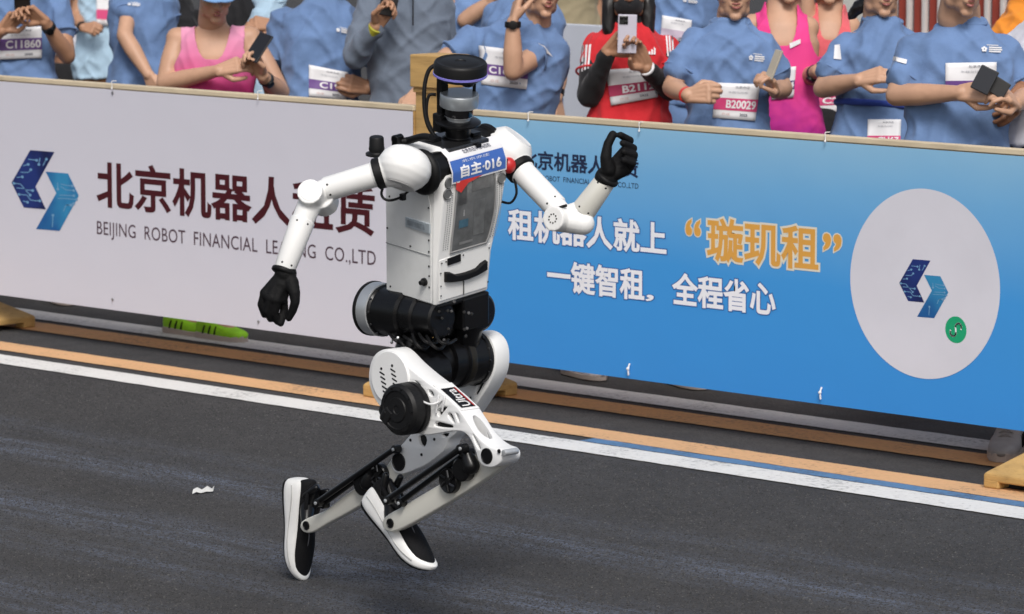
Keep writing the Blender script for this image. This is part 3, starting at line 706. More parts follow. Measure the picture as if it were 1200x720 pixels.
# race bib pinned over the chest edge
def chest(q):                                    # q in 0..1 across, 0..1 up -> wraps over the upper chest edge
    x = q[:, 0]; y = q[:, 1]; out = []
    for a, b in zip(x, y):
        d = b * .115; l = .040 + a * .205
        path = [(.020, .365), (.021, .405), (.0045, .446), (-.028, .468)]; seg = [0, .0402, .0845, .124]
        f = np.interp(d + .005, seg, [p[0] for p in path]); h = np.interp(d + .005, seg, [p[1] for p in path])
        out.append(TP(f + .004, l, h))
    return np.array(out)
def on_chest(name, poly, m, parent, off, nx=14, ny=10):
    (x0, y0, x1, y1) = poly; V = []; F = []
    g = np.array([(x0 + (x1 - x0) * i / nx, y0 + (y1 - y0) * j / ny) for j in range(ny + 1) for i in range(nx + 1)])
    P = chest(g) + (F_ * .7 + U_ * .5) * off; w = nx + 1
    F = [(j * w + i, j * w + i + 1, (j + 1) * w + i + 1, (j + 1) * w + i) for j in range(ny) for i in range(nx)]
    return MB().add(P, F).obj(name, m, parent, 180)
BIBW = mat('bib_paper', (.74, .74, .76), .55, var=.03); BIBB = mat('bib_blue', (.045, .13, .44), .5, var=.06)
bib = on_chest('race_bib', (0, 0, 1, 1), BIBW, ROB, .001)
on_chest('bib_band', (.02, .04, .98, .60), BIBB, bib, .002)
def chest_text(body, m, quad, bold, off=.0032):
    me = fit01(text_mesh(body, bold)); x0, y0, x1, y1 = quad
    c = coords(me); z = c[:, 2].copy(); c[:, 0] = x0 + (x1 - x0) * c[:, 0]; c[:, 1] = y0 + (y1 - y0) * c[:, 1]
    set_coords(me, chest(c) + (F_ * .7 + U_ * .5) * off)
    adopt(link('bib_number', me, m, None, 0), bib)
chest_text('自主·016', mat('bib_white_ink', (.78, .78, .80), .5), (.16, .10, .90, .44), .035)
chest_text('北京亦庄半程马拉松', mat('bib_navy_ink', (.05, .055, .09), .5), (.30, .70, .80, .84), .01)
chest_text('北京亦庄', mat('bib_white_ink', (.78, .78, .80), .5), (.22, .49, .72, .56), 0)
# red and black sticker under the bib
V = [TP(ft(h) + .008, l, h) for l, h in ((.055, .352), (.075, .338), (.10, .362), (.16, .376), (.155, .402), (.058, .394))]
MB().add(V, [(0, 1, 2, 3, 4, 5)]).obj('red_sticker', mat('red_sticker', (.60, .035, .03), .45, var=.12), bib, 0)
V = [TP(ft(h) + .0075, l, h) for l, h in ((.10, .37), (.245, .378), (.252, .402), (.15, .405))]
MB().add(V, [(0, 1, 2, 3)]).obj('dark_sticker', mat('dark_sticker', (.02, .03, .035), .4), bib, 0)

# ------------------------------------------------------------------ head
neck = TP(-.068, .152, .448); hd = unit(U_ + F_ * .06)
base = MB(); base.lathe(neck - hd * .01, hd, [(0, .055), (.012, .055), (.016, .046), (.03, .044), (.034, .034), (.062, .036), (.066, .04), (.075, .04)], 32, x=F_)
for k in range(8):
    a = k * math.pi / 4 + .2; c = neck + (F_ * math.cos(a) + L_ * math.sin(a)) * .062 + U_ * .006; base.box(c, (.022, .016, .016), TM)
base.box(TP(-.10, .085, .47), (.05, .03, .02), TM); base.box(TP(-.06, .20, .468), (.04, .03, .022), TM)
neck_o = base.obj('neck', BLK, ROB, 35, .001)
MB().box(TP(-.075, .135, .462), (.14, .15, .012), TM).obj('neck_plate', STL, neck_o, 0, .003)
hp = lambda d, f=0, l=0: neck + hd * d + F_ * f + L_ * l
MB().lathe(hp(.055), hd, [(0, .036), (.004, .058), (.006, .061), (.010, .061), (.013, .056), (.016, .036)], 40, x=F_).obj('sensor_flange', BLK, neck_o, 35)
head = MB().lathe(hp(.069), hd, [(0, .032), (.010, .032), (.012, .038), (.014, .038)], 40, x=F_).obj('lidar_ring', SIL, ROB, 35)
MB().lathe(hp(.081), hd, [(0, .037), (.002, .0385), (.024, .0385), (.027, .037)], 40, x=F_).obj('lidar_window', mat('lidar_black', (.006, .006, .007), .12, coat=.6), head, 35)
MB().lathe(hp(.107), hd, [(0, .040), (.002, .051), (.004, .052), (.034, .052), (.037, .050), (.0375, .02), (.037, 0)], 44, x=F_).obj('lidar_cap', mat('brushed_lidar_cap', (.40, .43, .45), .36, metal=.7, var=.1, scale=20), head, 35)
hat = MB().lathe(hp(.178), hd, [(0, .030), (.004, .052), (.012, .062), (.015, .0695), (.017, .0715), (.048, .0715), (.053, .069), (.055, .066), (.053, .062), (.0535, .05), (.0555, .046), (.0555, .016), (.0535, .014), (.0535, 0)], 48, x=F_).obj('camera_disc', BLKM, ROB, 30)
MB().lathe(hp(.1945), hd, [(0, .0705), (.001, .0730), (.006, .0730), (.007, .0705)], 48, x=F_).obj('light_ring', PURP, hat, 35)
MB().ell(hp(.176, .03, .0), (.018, .016, .01), TM).obj('camera_bump', BLK, hat)
pl = MB(); pl.box(hp(.115, -.045, -.018), (.020, .026, .15), TM); pl.box(hp(.06, -.04, -.018), (.03, .05, .05), TM); pl.obj('support_bracket', BLKM, neck_o, 0, .002)
MB().cyl(hp(.14, .01, .045), hp(.19, .01, .045), .0045).obj('support_rod', BLKM, neck_o)
dN = float((neck - CAM) @ FWD)
MB().tube([deep(512, 75.5, dN), deep(503, 82, dN), deep(498, 98, dN), deep(497, 118, dN), deep(499, 138, dN), deep(504, 152, dN), deep(511, 161, dN)], .0058, 10).obj('cable', RUB, neck_o)
MB().tube([deep(511, 111, dN), deep(503, 112, dN), deep(500, 124, dN), deep(501, 140, dN), deep(508, 156, dN)], .0042, 8).obj('cable', RUB, neck_o)

# ------------------------------------------------------------------ arms
def arm(side):
    near = side < 0
    if near:
        Sp = at(474, 197, -3.33); dS = float((Sp - CAM) @ FWD)
        A0 = deep(445, 203, dS); A1 = deep(381, 222.5, dS + .01); E = deep(367, 231, dS + .01); W0 = deep(355, 258, dS); W1 = deep(333, 317, dS - .03)
        hub = unit(-U_ * .80 - L_ * .55 + F_ * .12)
    else:
        Sp = at(594, 177, -2.93); dS = float((Sp - CAM) @ FWD)
        A0 = deep(609, 198, dS - .03); A1 = deep(652, 243, dS - .10); E = deep(660, 257, dS - .12); W0 = deep(684, 247, dS - .13); W1 = deep(711, 210, dS - .17)
        hub = unit(U_ * .75 + L_ * .45 + F_ * .35)
    sh = MB()
    sh.lathe(Sp, hub, [(-.056, 0), (-.055, .03), (-.046, .050), (-.028, .066), (-.005, .073), (.015, .071), (.033, .061), (.046, .049), (.0495, .046), (.050, .044), (.050, 0)], 40)
    sh.capsule(Sp, A0, .050, .040)
    me = remesh(sh, .0035, 6)
    so = adopt(link('shoulder', me, W_SHELL, None, 50), ROB)
    sl_ = -L_ if near else L_
    if near:
        c = deep(495, 202, dS + .05) + L_ * .02
        X, Y_, Z = frame(sl_, U_)
        MB().tube([c + sl_ * .018 + (X * math.cos(a) + Y_ * math.sin(a)) * .048 for a in np.linspace(0, 2 * math.pi, 33)], .015, 12, 1).obj('shoulder_seal', RUB, so, 60)
        MB().cyl(c - sl_ * .06, c + sl_ * .03, .045, .045).obj('shoulder_motor', BLK, so)
        MB().lathe(Sp + hub * .0495, hub, [(0, .0445), (.0012, .044), (.0015, .041), (.0006, .04), (.0006, 0)], 36).obj('shoulder_cover', mat('cover_grey', (.55, .55, .54), .42, var=.03), so, 30)
    else:
        c = TP(-.095, .262, .40)
        MB().lathe(c - sl_ * .03, sl_, [(0, .06), (.04, .06), (.046, .068), (.062, .068), (.066, .06)], 36).obj('shoulder_seal', RUB, so, 35)
        MB().lathe(Sp + hub * .0495, hub, [(0, .0445), (.0012, .044), (.0015, .041), (.0006, .04), (.0006, 0)], 36).obj('shoulder_cover', W_SHELL, so, 30)
        MB().ell(deep(596, 194, dS - .07), (.020, .020, .022)).obj('red_knob', REDP, so)
        MB().tube([deep(601, 203, dS - .05), deep(604, 215, dS - .05), deep(605, 228, dS - .05), deep(598, 238, dS - .04), deep(586, 236, dS - .02)], .0035, 8).obj('cable', RUB, so)
    d0 = unit(A1 - A0)
    ua = MB().lathe(A0 - d0 * .005, d0, [(0, .030), (.003, .0335), (np.linalg.norm(A1 - A0) + .002, .0325), (np.linalg.norm(A1 - A0) + .006, .030)], 36).obj('upper_arm', W_SHELL, ROB, 35)
    rp = A0 - d0 * .010
    MB().lathe(rp, d0, [(0, .038), (.003, .0425), (.020, .0425), (.024, .038)], 36).obj('arm_ring', RUB, ua, 30)
    X, Y_, _ = frame(d0, unit(CAM - A0))
    for q in (-.55, .35):
        for k in (.022, np.linalg.norm(A1 - A0) - .012)[1:]:
            nrm = X * math.cos(q) + Y_ * math.sin(q); MB().lathe(A0 + d0 * k + nrm * .0322, nrm, [(0, .0032), (.001, .003), (.0014, 0)], 8).obj('screw', BLKM, ua)
    # elbow casting
    ex = unit(np.cross(d0, unit(W1 - W0)));
    if ex @ (CAM - E) < 0: ex = -ex
    el = MB(); el.cyl(E - ex * .042, E + ex * .050, .037, .034, 32); el.capsule(A1 - d0 * .004, E, .030, .034); el.capsule(W0 + unit(W0 - E) * .004, E, .030, .034)
    if near: el.cyl(deep(377, 232, dS + .02) - ex * .05, deep(377, 232, dS + .02) + ex * .02, .038, .036, 32)
    else: el.capsule(E, deep(683, 262, dS - .14), .034, .032)
    eo = adopt(link('elbow_joint', remesh(el, .003, 7), W_SHELL, None, 50), ROB)
    cc = E + ex * .048
    if near: MB().lathe(cc, ex, [(0, .026), (.002, .0255), (.003, .024)], 32).obj('elbow_cap', W_SHELL, eo, 30)
    else:
        cc = E + ex * .0515
        for k in range(9):
            a = k * 2 * math.pi / 9; X2, Y2, _ = frame(ex); MB().lathe(cc + (X2 * math.cos(a) + Y2 * math.sin(a)) * .012, ex, [(-.012, .0024), (.0, .0022), (.001, 0)], 8).obj('bolt', BLKM, eo)
        MB().tube([deep(650, 247, dS - .155), deep(657, 243, dS - .16), deep(664, 241, dS - .155)], .004, 8).obj('strap', RUB, eo)
    d1 = unit(W1 - W0); LW = np.linalg.norm(W1 - W0)
    fa = MB().lathe(W0, d1, [(0, .031), (.002, .0335), (LW - .004, .0285), (LW, .026)], 36).obj('forearm', W_CREAM if not near else W_SHELL, ROB, 35)
    X, Y_, _ = frame(d1, unit(CAM - W0))
    for k in (.012, LW - .014):
        for q in (-.5, .45):
            nrm = X * math.cos(q) + Y_ * math.sin(q); r_ = np.interp(k, [0, LW], [.0335, .0285]); MB().lathe(W0 + d1 * k + nrm * (r_ - .001), nrm, [(0, .0034), (.001, .003), (.0015, 0)], 8).obj('screw', BLKM, fa)
    # gloved hand
    h = MB(); D = dS - (.03 if near else .17)
    if near:
        K = [((335, 321), 0, .029), ((331, 334), 0, .026)]
        kn = [(331, 349, .0), (324, 351, -.012), (317, 349, -.008), (311, 344, .004)]
        fg = [[(332, 351, .01), (333, 364, .018), (329, 379, .012)], [(324, 353, -.012), (322, 367, .0), (325, 377, .012)], [(317, 351, -.01), (313, 364, .0), (317, 374, .014)], [(310, 346, .004), (306.5, 357, .01), (310, 369, .02)]]
        th_ = [(341, 331, -.01), (345, 343, -.02), (346, 354, -.02), (343, 364, -.01), (338.5, 373, 0)]
    else:
        K = [((710, 209), 0, .031), ((716, 199), 0, .028)]
        kn = [(732, 178, .02), (737, 184, .008), (738, 191, -.004), (735, 198, -.016)]
        fg = [[(733, 176, .02), (738, 165, .0), (727, 158.5, -.028)], [(738, 182, .01), (742, 174, -.02), (730, 168, -.045)], [(740, 190, .0), (743, 182, -.03), (731, 178, -.05)], [(737, 197, -.01), (741, 191, -.038), (731, 188, -.055)]]
        th_ = [(713, 199, -.02), (710, 185, -.03), (712, 170, -.03), (718, 158, -.028)]
    for (p, q, r_) in K: h.ell(deep(*p, D + q), (r_, r_, r_))
    h.cyl(W1 - d1 * .002, deep(*K[0][0], D), .0285, .028)
    for u, v, q in kn:
        h.capsule(deep(*K[1][0], D), deep(u, v, D + q), .020, .0155); h.capsule(deep(*K[0][0], D), deep(u, v, D + q), .022, .0155)
    for a, b in zip(kn, kn[1:]): h.capsule(deep(a[0], a[1], D + a[2]), deep(b[0], b[1], D + b[2]), .0155)
    for ch in fg: h.chain([deep(a, b, D + c) for a, b, c in ch], [.0125, .0115, .0095])
    h.chain([deep(a, b, D + c) for a, b, c in th_], [.021, .016, .0125, .0115, .0095][:len(th_)])
    ho = adopt(link('gloved_hand', remesh(h, .0026, 3), GLOVE, None, 180), ROB)
    MB().lathe(W1 - d1 * .004, d1, [(0, .028), (.002, .032), (.005, .033), (.011, .033), (.014, .029)], 32).obj('glove_cuff', RUB, ho, 60)
arm(-1); arm(1)
# small sensors behind the near shoulder
dA = float((at(474, 197, -3.33) - CAM) @ FWD) + .12
def ant(u, v, sc, parent):
    p = deep(u, v, dA); return MB().lathe(p, U_, [(0, .030 * sc), (.004, .030 * sc), (.006, .022 * sc), (.010, .020 * sc), (.018, .0215 * sc), (.022, .0205 * sc), (.046, .0195 * sc), (.050, .017 * sc), (.051, 0)], 28).obj('antenna', BLKM, parent, 35)
ant(441.5, 181.5, 1.0, torso)
o = MB(); o.box(deep(466, 168, dA), (.022, .024, .04), TM); o.cyl(deep(466, 163, dA) - L_ * .013, deep(466, 163, dA) + L_ * .013, .0125, n=20); o.obj('sensor_bracket', BLK, torso, 35, .001)
MB().tube([deep(470, 166.5, dA), deep(480, 164.5, dA), deep(495, 160.5, dA - .05), deep(506, 161.5, dA - .08)], .010, 10).obj('black_hose', RUB, torso)
MB().tube([deep(451, 178, dA - .05), deep(457, 180, dA - .05), deep(462, 176, dA - .05)], .005, 8).obj('cable', RUB, torso)
dS = float((at(474, 197, -3.33) - CAM) @ FWD)
MB().tube([deep(449, 219, dS), deep(447, 227, dS), deep(450, 233, dS), deep(458, 235, dS), deep(470, 231, dS + .03), deep(482, 221, dS + .05)], .0036, 8).obj('cable', RUB, torso)
MB().box(deep(472, 231, dS + .03), (.014, .014, .018), TM).obj('cable_clip', BLKM, torso, 0, .002)

# ------------------------------------------------------------------ waist and hips
pel = MB(); pel.box(TP(-.085, .10, -.008), (.17, .185, .016), TM); pel.box(TP(-.09, .105, -.055), (.11, .10, .10), TM); pel.box(TP(-.02, .15, -.055), (.05, .10, .095), TM)
pelvis = pel.obj('pelvis', BLK, ROB, 0, .006)
rng = random.Random(4)
for i in range(26):
    f, l, h = rng.uniform(-.16, .01), rng.uniform(0, .2), rng.uniform(-.10, -.02)
    c = at(rng.uniform(462, 560), rng.uniform(352, 400), -3.19 + rng.uniform(0, .06))
    MB().lathe(c, unit(CAM - c), [(-.02, .005), (0, .005), (.002, .004), (.0022, 0)], 6).obj('bolt', rng.choice((BLK, BLK, BLK, STL)), pelvis)
for j, (u, v, Y) in enumerate(((437.5, 361.5, -3.165), (485, 354, -3.005))):
    c = at(u, v, Y)
    hm = MB().lathe(c, (1, 0, -.02), [(0.022, .070), (.05, .070), (.055, .066), (.10, .066), (.104, .071), (.15, .071), (.155, .062), (.20, .062), (.205, .054), (.265, .052), (.27, .045)], 44).obj('hip_roll_motor', BLK, ROB, 30)
    MB().lathe(c, (1, 0, -.02), [(-.012, .060), (-.008, .072), (-.004, .0755), (.004, .0755), (.006, .073)], 44).obj('motor_rim', RUB, hm, 30)
    MB().lathe(c + np.array([.006, 0, 0]), (1, 0, -.02), [(0, .0715), (.001, .0735), (.038, .0735), (.039, .0715)], 44).obj('motor_band', SIL, hm, 30)
    for k in range(12):
        a = k * math.pi / 6; MB().lathe(c + np.array([.052, .0695 * math.cos(a), .0705 * math.sin(a)]), (0, math.cos(a), math.sin(a)), [(-.003, .0035), (.0015, .0032), (.002, 0)], 8).obj('bolt', STL, hm)
# links from the roll motors down to the pitch motors
for (ua, va, ub, vb, Ya, Yb) in ((492, 372, 478, 430, -3.14, -3.17), (548, 372, 540, 418, -3.02, -3.0)):
    MB().chain([at(ua, va, Ya), at((ua + ub) / 2, (va + vb) / 2, (Ya + Yb) / 2), at(ub, vb, Yb)], [.05, .045, .05], 16).obj('hip_yoke', BLK, pelvis, 60)
cb = MB()
for i in range(7):
    x = 455 + i * 9; cb.tube([at(x, 388 + i % 3 * 3, -3.2), at(x + 6, 397 + (i * 5) % 9, -3.23), at(x + 16, 403 + i % 2 * 6, -3.21), at(x + 25, 398, -3.15)], .0045, 8)
cb.obj('cable_bundle', RUB, pelvis, 60)
for (u, v) in ((459, 402), (466, 398)):
    MB().lathe(at(u, v, -3.22), (.6, -.5, .5), [(0, .004), (.012, .004), (.014, .002)], 8).obj('fitting', SIL, pelvis)

# ------------------------------------------------------------------ legs
def hole_lining(): pass
near_thigh = [(432, 446), (433.5, 428), (440, 415), (451, 409.5), (461, 413), (475, 427), (490, 440), (503, 450), (514, 458), (526, 468), (538, 480), (547, 493), (556, 507), (566, 518), (576, 525), (584, 528), (587.5, 534), (586, 542), (578, 547.5), (568, 547), (561, 541), (557, 529), (551, 515), (543, 507), (531, 505.5), (515, 508), (500, 510), (486, 508), (470, 503), (456, 492), (446, 478), (437, 464)]
nh = [[(512, 481), (518, 478), (524, 477), (519, 483), (514, 489)], [(524, 486), (528, 484), (531, 490), (533, 497), (528, 493)], [(533.5, 483.5), (537.5, 488.5), (538, 496), (535.5, 491)], [(511, 494.5), (521, 496.5), (530, 499), (529.5, 501.5), (519, 501.5), (509, 499.5)], [(502, 457), (507, 460), (508, 465), (503, 463)], [(486, 446), (493, 451.5), (488, 453)], [(553.5, 509), (556.5, 512.5), (563.5, 526), (560.5, 526), (556, 517)]]
sag_plate('hole_shade_plate', [[(470, 430), (486, 443), (500, 453), (512, 461), (524, 471), (535, 483), (543, 495), (552, 508), (562, 520), (561, 530), (556, 519), (547, 508), (531, 502.5), (500, 507), (470, 498)]], -3.292, .02, BLKM, ROB, .002)  # added black plate: stands in for the shade inside the thigh's holes
T1 = sag_plate('thigh', [near_thigh] + nh, -3.305, .072, W_LEG, ROB, .003)
# hip end cover plate with its cooling slots
c = at(457, 443, -3.309)
MB().lathe(c + np.array([0, .004, 0]), (0, -1, 0), [(0, .072), (.004, .072), (.006, .070), (.0065, 0)], 48).obj('hip_cover', W_LEG, T1, 30)
for dx, col_n, z0 in ((-.022, 7, .030), (.020, 7, .042)):
    for i in range(col_n):
        p = c + np.array([dx + (i - 3) * .003, -.0022, z0 - i * .0125 - .008])
        if 0 < i < col_n - 1: MB().box(p, (.020, .0014, .0042), [(.94, 0, -.34), (0, 1, 0), (.34, 0, .94)]).obj('cooling_slot', BLKM, T1, 0)
        else: MB().lathe(p, (0, -1, 0), [(-.001, .004), (.0007, .004)], 10).obj('screw', BLKM, T1)
# knee motor on the outside of the thigh
km = drum('knee_motor', 483.5, 478, -3.31, [(0, .070), (.012, .070), (.014, .066), (.020, .066), (.022, .070), (.05, .069), (.058, .062), (.060, .052), (.057, .050), (.057, .034), (.060, .032), (.060, .012), (.058, .010), (.058, 0)], BLKM, ROB)
for k in range(10):
    a = k * math.pi / 5; cc = at(483.5, 478, -3.31) + np.array([.058 * math.cos(a), -.0585, .058 * math.sin(a)]); MB().lathe(cc, (0, -1, 0), [(-.003, .0035), (.002, .003), (.0025, 0)], 8).obj('bolt', BLK, km)
kb = MB(); kb.box(at(457, 487, -3.355), (.03, .034, .044), [(.8, 0, -.6), (0, 1, 0), (.6, 0, .8)]); kb.cyl(at(455, 481, -3.36), at(450, 492, -3.36), .014); kb.obj('cable_connector', BLKM, km, 0, .004)
MB().tube([at(450, 490, -3.36), at(446, 482, -3.35), at(449, 474, -3.33), at(456, 470, -3.31)], .005, 8).obj('cable', RUB, km)
zt = MB(); zt.tube([at(496, 471, -3.33), at(505, 474, -3.325), at(515, 471, -3.31), at(522, 466, -3.305)], .0028, 6); zt.tube([at(514, 463, -3.309), at(513, 470, -3.312), at(511, 484, -3.309)], .0028, 6); zt.tube([at(521, 464, -3.309), at(520, 470, -3.312), at(518, 482, -3.309)], .0028, 6); zt.obj('zip_tie', mat('white_plastic', (.75, .75, .75), .4), T1)
# name sticker on the top flange
def flange(u, v, t, off=.0015):                  # a point on the thigh's top edge: t 0 outer .. 1 inner
    p = at(u, v, -3.305); q = np.array([p[0], -3.305 + .072 * t, p[2]]); return q
A_, B_ = at(513, 457.2, -3.305), at(537.5, 479.5, -3.305); dd = unit(B_ - A_); nn = unit(np.cross(dd, (0, 1, 0)));
if nn[2] < 0: nn = -nn
Ls = np.linalg.norm(B_ - A_)
def stick(x, y, o): return np.array([A_[0], -3.297, A_[2]]) + dd * (Ls * x) + np.array([0, .056 * y, 0]) + nn * (.0025 + o)
fl = MB().add([stick(x, y, -.001) for x, y in ((-.25, -.1), (1.1, -.1), (1.1, 1.1), (-.25, 1.1))] + [stick(x, y, -.008) for x, y in ((-.25, -.1), (1.1, -.1), (1.1, 1.1), (-.25, 1.1))], [(0, 1, 2, 3), (7, 6, 5, 4)] + [(i, (i + 1) % 4, 4 + (i + 1) % 4, 4 + i) for i in range(4)]).obj('top_flange', W_LEG, T1, 0, .001)
MB().add([stick(x, y, .0) for x, y in ((0, .03), (1, .03), (1, .97), (0, .97))], [(0, 1, 2, 3)]).obj('name_sticker', BLK, T1, 0)
MB().add([stick(x, y, .0008) for x, y in ((.03, .86), (.97, .86), (.97, .93), (.03, .93))], [(0, 1, 2, 3)]).obj('sticker_stripe', REDP, T1, 0)
me = fit01(text_mesh('Ultra', .015)); c_ = coords(me); set_coords(me, np.array([stick(.95 - .86 * x, .78 - .6 * y, .0012) for x, y, z in c_])); adopt(link('sticker_lettering', me, mat('sticker_white', (.7, .7, .7), .5), None, 0), T1)
# slot on the front of the knee fork
A2, B2 = at(549, 499, -3.269), at(571, 523.5, -3.269); d2 = unit(B2 - A2); n2 = unit(np.cross(d2, (0, 1, 0))); n2 = n2 if n2[2] > 0 else -n2
cut = MB(); rr = [];
for zz_ in (-.03, .05):
    rr.append([A2 + d2 * (np.linalg.norm(B2 - A2) * (.5 + .5 * math.cos(a))) + np.array([0, .017 * math.sin(a), 0]) + n2 * zz_ for a in np.linspace(0, 2 * math.pi, 21)[:-1]])
cut.loft(rr); co = cut.obj('temporary_cutter', W_LEG, None, 0)
bm_ = T1.modifiers.new('cut', 'BOOLEAN'); bm_.object = co; bm_.operation = 'DIFFERENCE'; bm_.solver = 'EXACT'
bpy.context.view_layer.update(); dg = bpy.context.evaluated_depsgraph_get(); nm = bpy.data.meshes.new_from_object(T1.evaluated_get(dg), depsgraph=dg); T1.modifiers.clear(); T1.data = nm
bpy.data.objects.remove(co); nm.set_sharp_from_angle(angle=R(50))
drum('knee_bearing', 571, 534.5, -3.304, [(0, .021), (.003, .021), (.004, .019), (.002, .018), (.002, 0)], BLK, T1)
MB().cyl(at(590, 531, -3.31), at(590, 531, -3.31) + np.array([0, .05, 0]), .0085, n=20, bev=.001).obj('knee_pin', SIL, T1)
MB().lathe(at(585, 529, -3.307), (0, -1, 0), [(0, .006), (.002, .0055), (.003, 0)], 12).obj('bolt', BLKM, T1)
def shank(near):
    if near:
        Y = -3.262; out = [(556, 533), (548, 546), (536, 555), (511, 570), (487, 584), (469, 595), (456, 602), (448.5, 609), (448.5, 618), (455, 623.5), (464, 622.5), (478, 616), (500, 604), (530, 586), (560, 567), (584, 550), (594, 541), (592, 531), (580, 525), (566, 525)]
        ank = (457.5, 613.3); dm = ((530, 563, .034), (547, 549.5, .032)); rods = (((539.5, 526), (452, 587)), ((546, 531), (467, 590))); br = ((539, 526), (548, 534), (552, 546))
        kb_ = (571, 536)
    else:
        Y = -2.935; out = [(474, 535), (462, 533), (455, 543), (444, 556), (420, 569.5), (400, 583), (382, 597.5), (364, 605.5), (353.5, 611), (351.5, 618), (356, 624), (366, 624), (384, 613.5), (402, 604), (421, 593), (445, 578), (466, 562), (480, 550), (481, 541)]
        ank = (359, 616); dm = ((447, 556, .033), (430, 567, .032)); rods = (((461, 527), (370, 590)), ((437, 548), (377, 592))); br = ((436, 548), (433, 556), (431, 566)); kb_ = (468, 541.5)
    s_ = sag_plate('shank', [out], Y, .034, W_CREAM, ROB, .005)
    drum('ankle_bearing', *ank, Y - .001, [(0, .013), (.003, .013), (.004, .0115), (.0015, .010), (.0015, 0)], BLK, s_)
    u, v, r_ = dm[0]
    g = drum('ankle_motor', u, v, Y, [(0, r_), (.016, r_), (.019, r_ * .93), (.016, r_ * .8), (.016, r_ * .3), (.020, r_ * .25), (.020, 0)], BLK, s_)
    cc = at(u, v, Y)
    for k in range(6):
        a = k * math.pi / 3 + .3; MB().tube([cc + np.array([r_ * .3 * math.cos(a), -.018, r_ * .3 * math.sin(a)]), cc + np.array([r_ * .85 * math.cos(a + .3), -.018, r_ * .85 * math.sin(a + .3)])], .0032, 6, 2).obj('motor_spoke', STL if k % 2 else BLK, s_)
    u, v, r_ = dm[1]
    drum('crank_disc', u, v, Y, [(0, r_), (.022, r_), (.026, r_ * .85), (.026, 0)], BLK, s_)
    for k, (a, b) in enumerate(rods):
        yy = Y - .030 + k * .022
        rd = MB().tube([at(*a, yy), at(*b, yy)], .0085, 12, 1).obj('linkage_rod', BLK, s_, 60)
        for e_ in (a, b): MB().lathe(at(*e_, yy - .012), (0, 1, 0), [(0, .007), (.002, .012), (.022, .012), (.024, .007)], 16).obj('rod_end', BLK, s_)
        for e_ in (a, b): MB().lathe(at(*e_, yy - .0125), (0, -1, 0), [(0, .005), (.003, .005), (.004, .003)], 8).obj('bolt', SIL, s_)
    MB().chain([at(*q, Y - .012) for q in br], [.012, .017, .024], 16).obj('crank_arm', BLK, s_, 60)
    return s_
S1 = shank(True)
far_thigh = [(536, 405), (545, 393), (557, 389), (569, 392), (578, 403), (581, 420), (579, 437), (572, 453), (561, 470), (548, 489), (534, 508), (525, 516), (519, 529), (500, 544), (485, 551), (472, 555.5), (462, 553), (458, 543), (461, 534), (470, 522), (483, 507), (500, 488), (514, 469), (526, 448), (531, 425)]
fh = [[(490, 512), (497, 510), (500, 516), (497, 524), (492, 521)], [(517, 509), (526, 508), (522, 513)], [(556, 461), (564, 446), (569, 438), (567, 448), (559, 463)], [(536, 482), (548, 466), (552, 468), (541, 486)]]
sag_plate('hole_shade_plate', [[(560, 440), (571, 430), (570, 450), (558, 466), (546, 484), (530, 505), (515, 517), (498, 530), (486, 524), (486, 512), (505, 490), (530, 460)]], -2.935, .02, BLKM, ROB, .002)  # same added black sheet, darkening the far thigh's openings as shade would
T2 = sag_plate('thigh', [far_thigh] + fh, -2.945, .055, W_LEG, ROB, .003)
drum('knee_bearing', 467.5, 541.5, -2.9452, [(0, .026), (.003, .026), (.004, .024), (.002, .022), (.002, 0)], BLK, T2)
for (u, v) in ((481, 516), (509, 515), (494, 533)): MB().lathe(at(u, v, -2.9455), (0, -1, 0), [(0, .0045), (.0015, .004), (.002, 0)], 10).obj('screw', BLKM, T2)
S2 = shank(False)
# hip pitch motors (across the body)
fm = MB().lathe(at(556, 419, -2.945), (0, -1, 0), [(0, .077), (.012, .077), (.014, .074), (.06, .074), (.062, .0765), (.085, .0765), (.088, .070), (.13, .070), (.133, .058), (.165, .056), (.168, .046), (.20, .046)], 48).obj('hip_pitch_motor', BLK, ROB, 28)
bolts('bolt', at(556, 419, -2.945) + np.array([0, -.012, 0]), (0, -1, 0), .0755, 14, .0032, STL, fm)
MB().lathe(at(556, 419, -2.945) + np.array([0, -.062, 0]), (0, -1, 0), [(0, .0768), (.002, .0772), (.018, .0772), (.02, .0768)], 48).obj('motor_band', mat('bronze_black', (.035, .031, .024), .3, metal=.6), fm, 28)
nmo = MB().lathe(at(457, 443, -3.305) + np.array([0, .07, 0]), (0, 1, 0), [(0, .070), (.03, .070), (.033, .064), (.07, .064), (.072, .054), (.11, .054), (.113, .044)], 44).obj('hip_pitch_motor', BLK, ROB, 28)

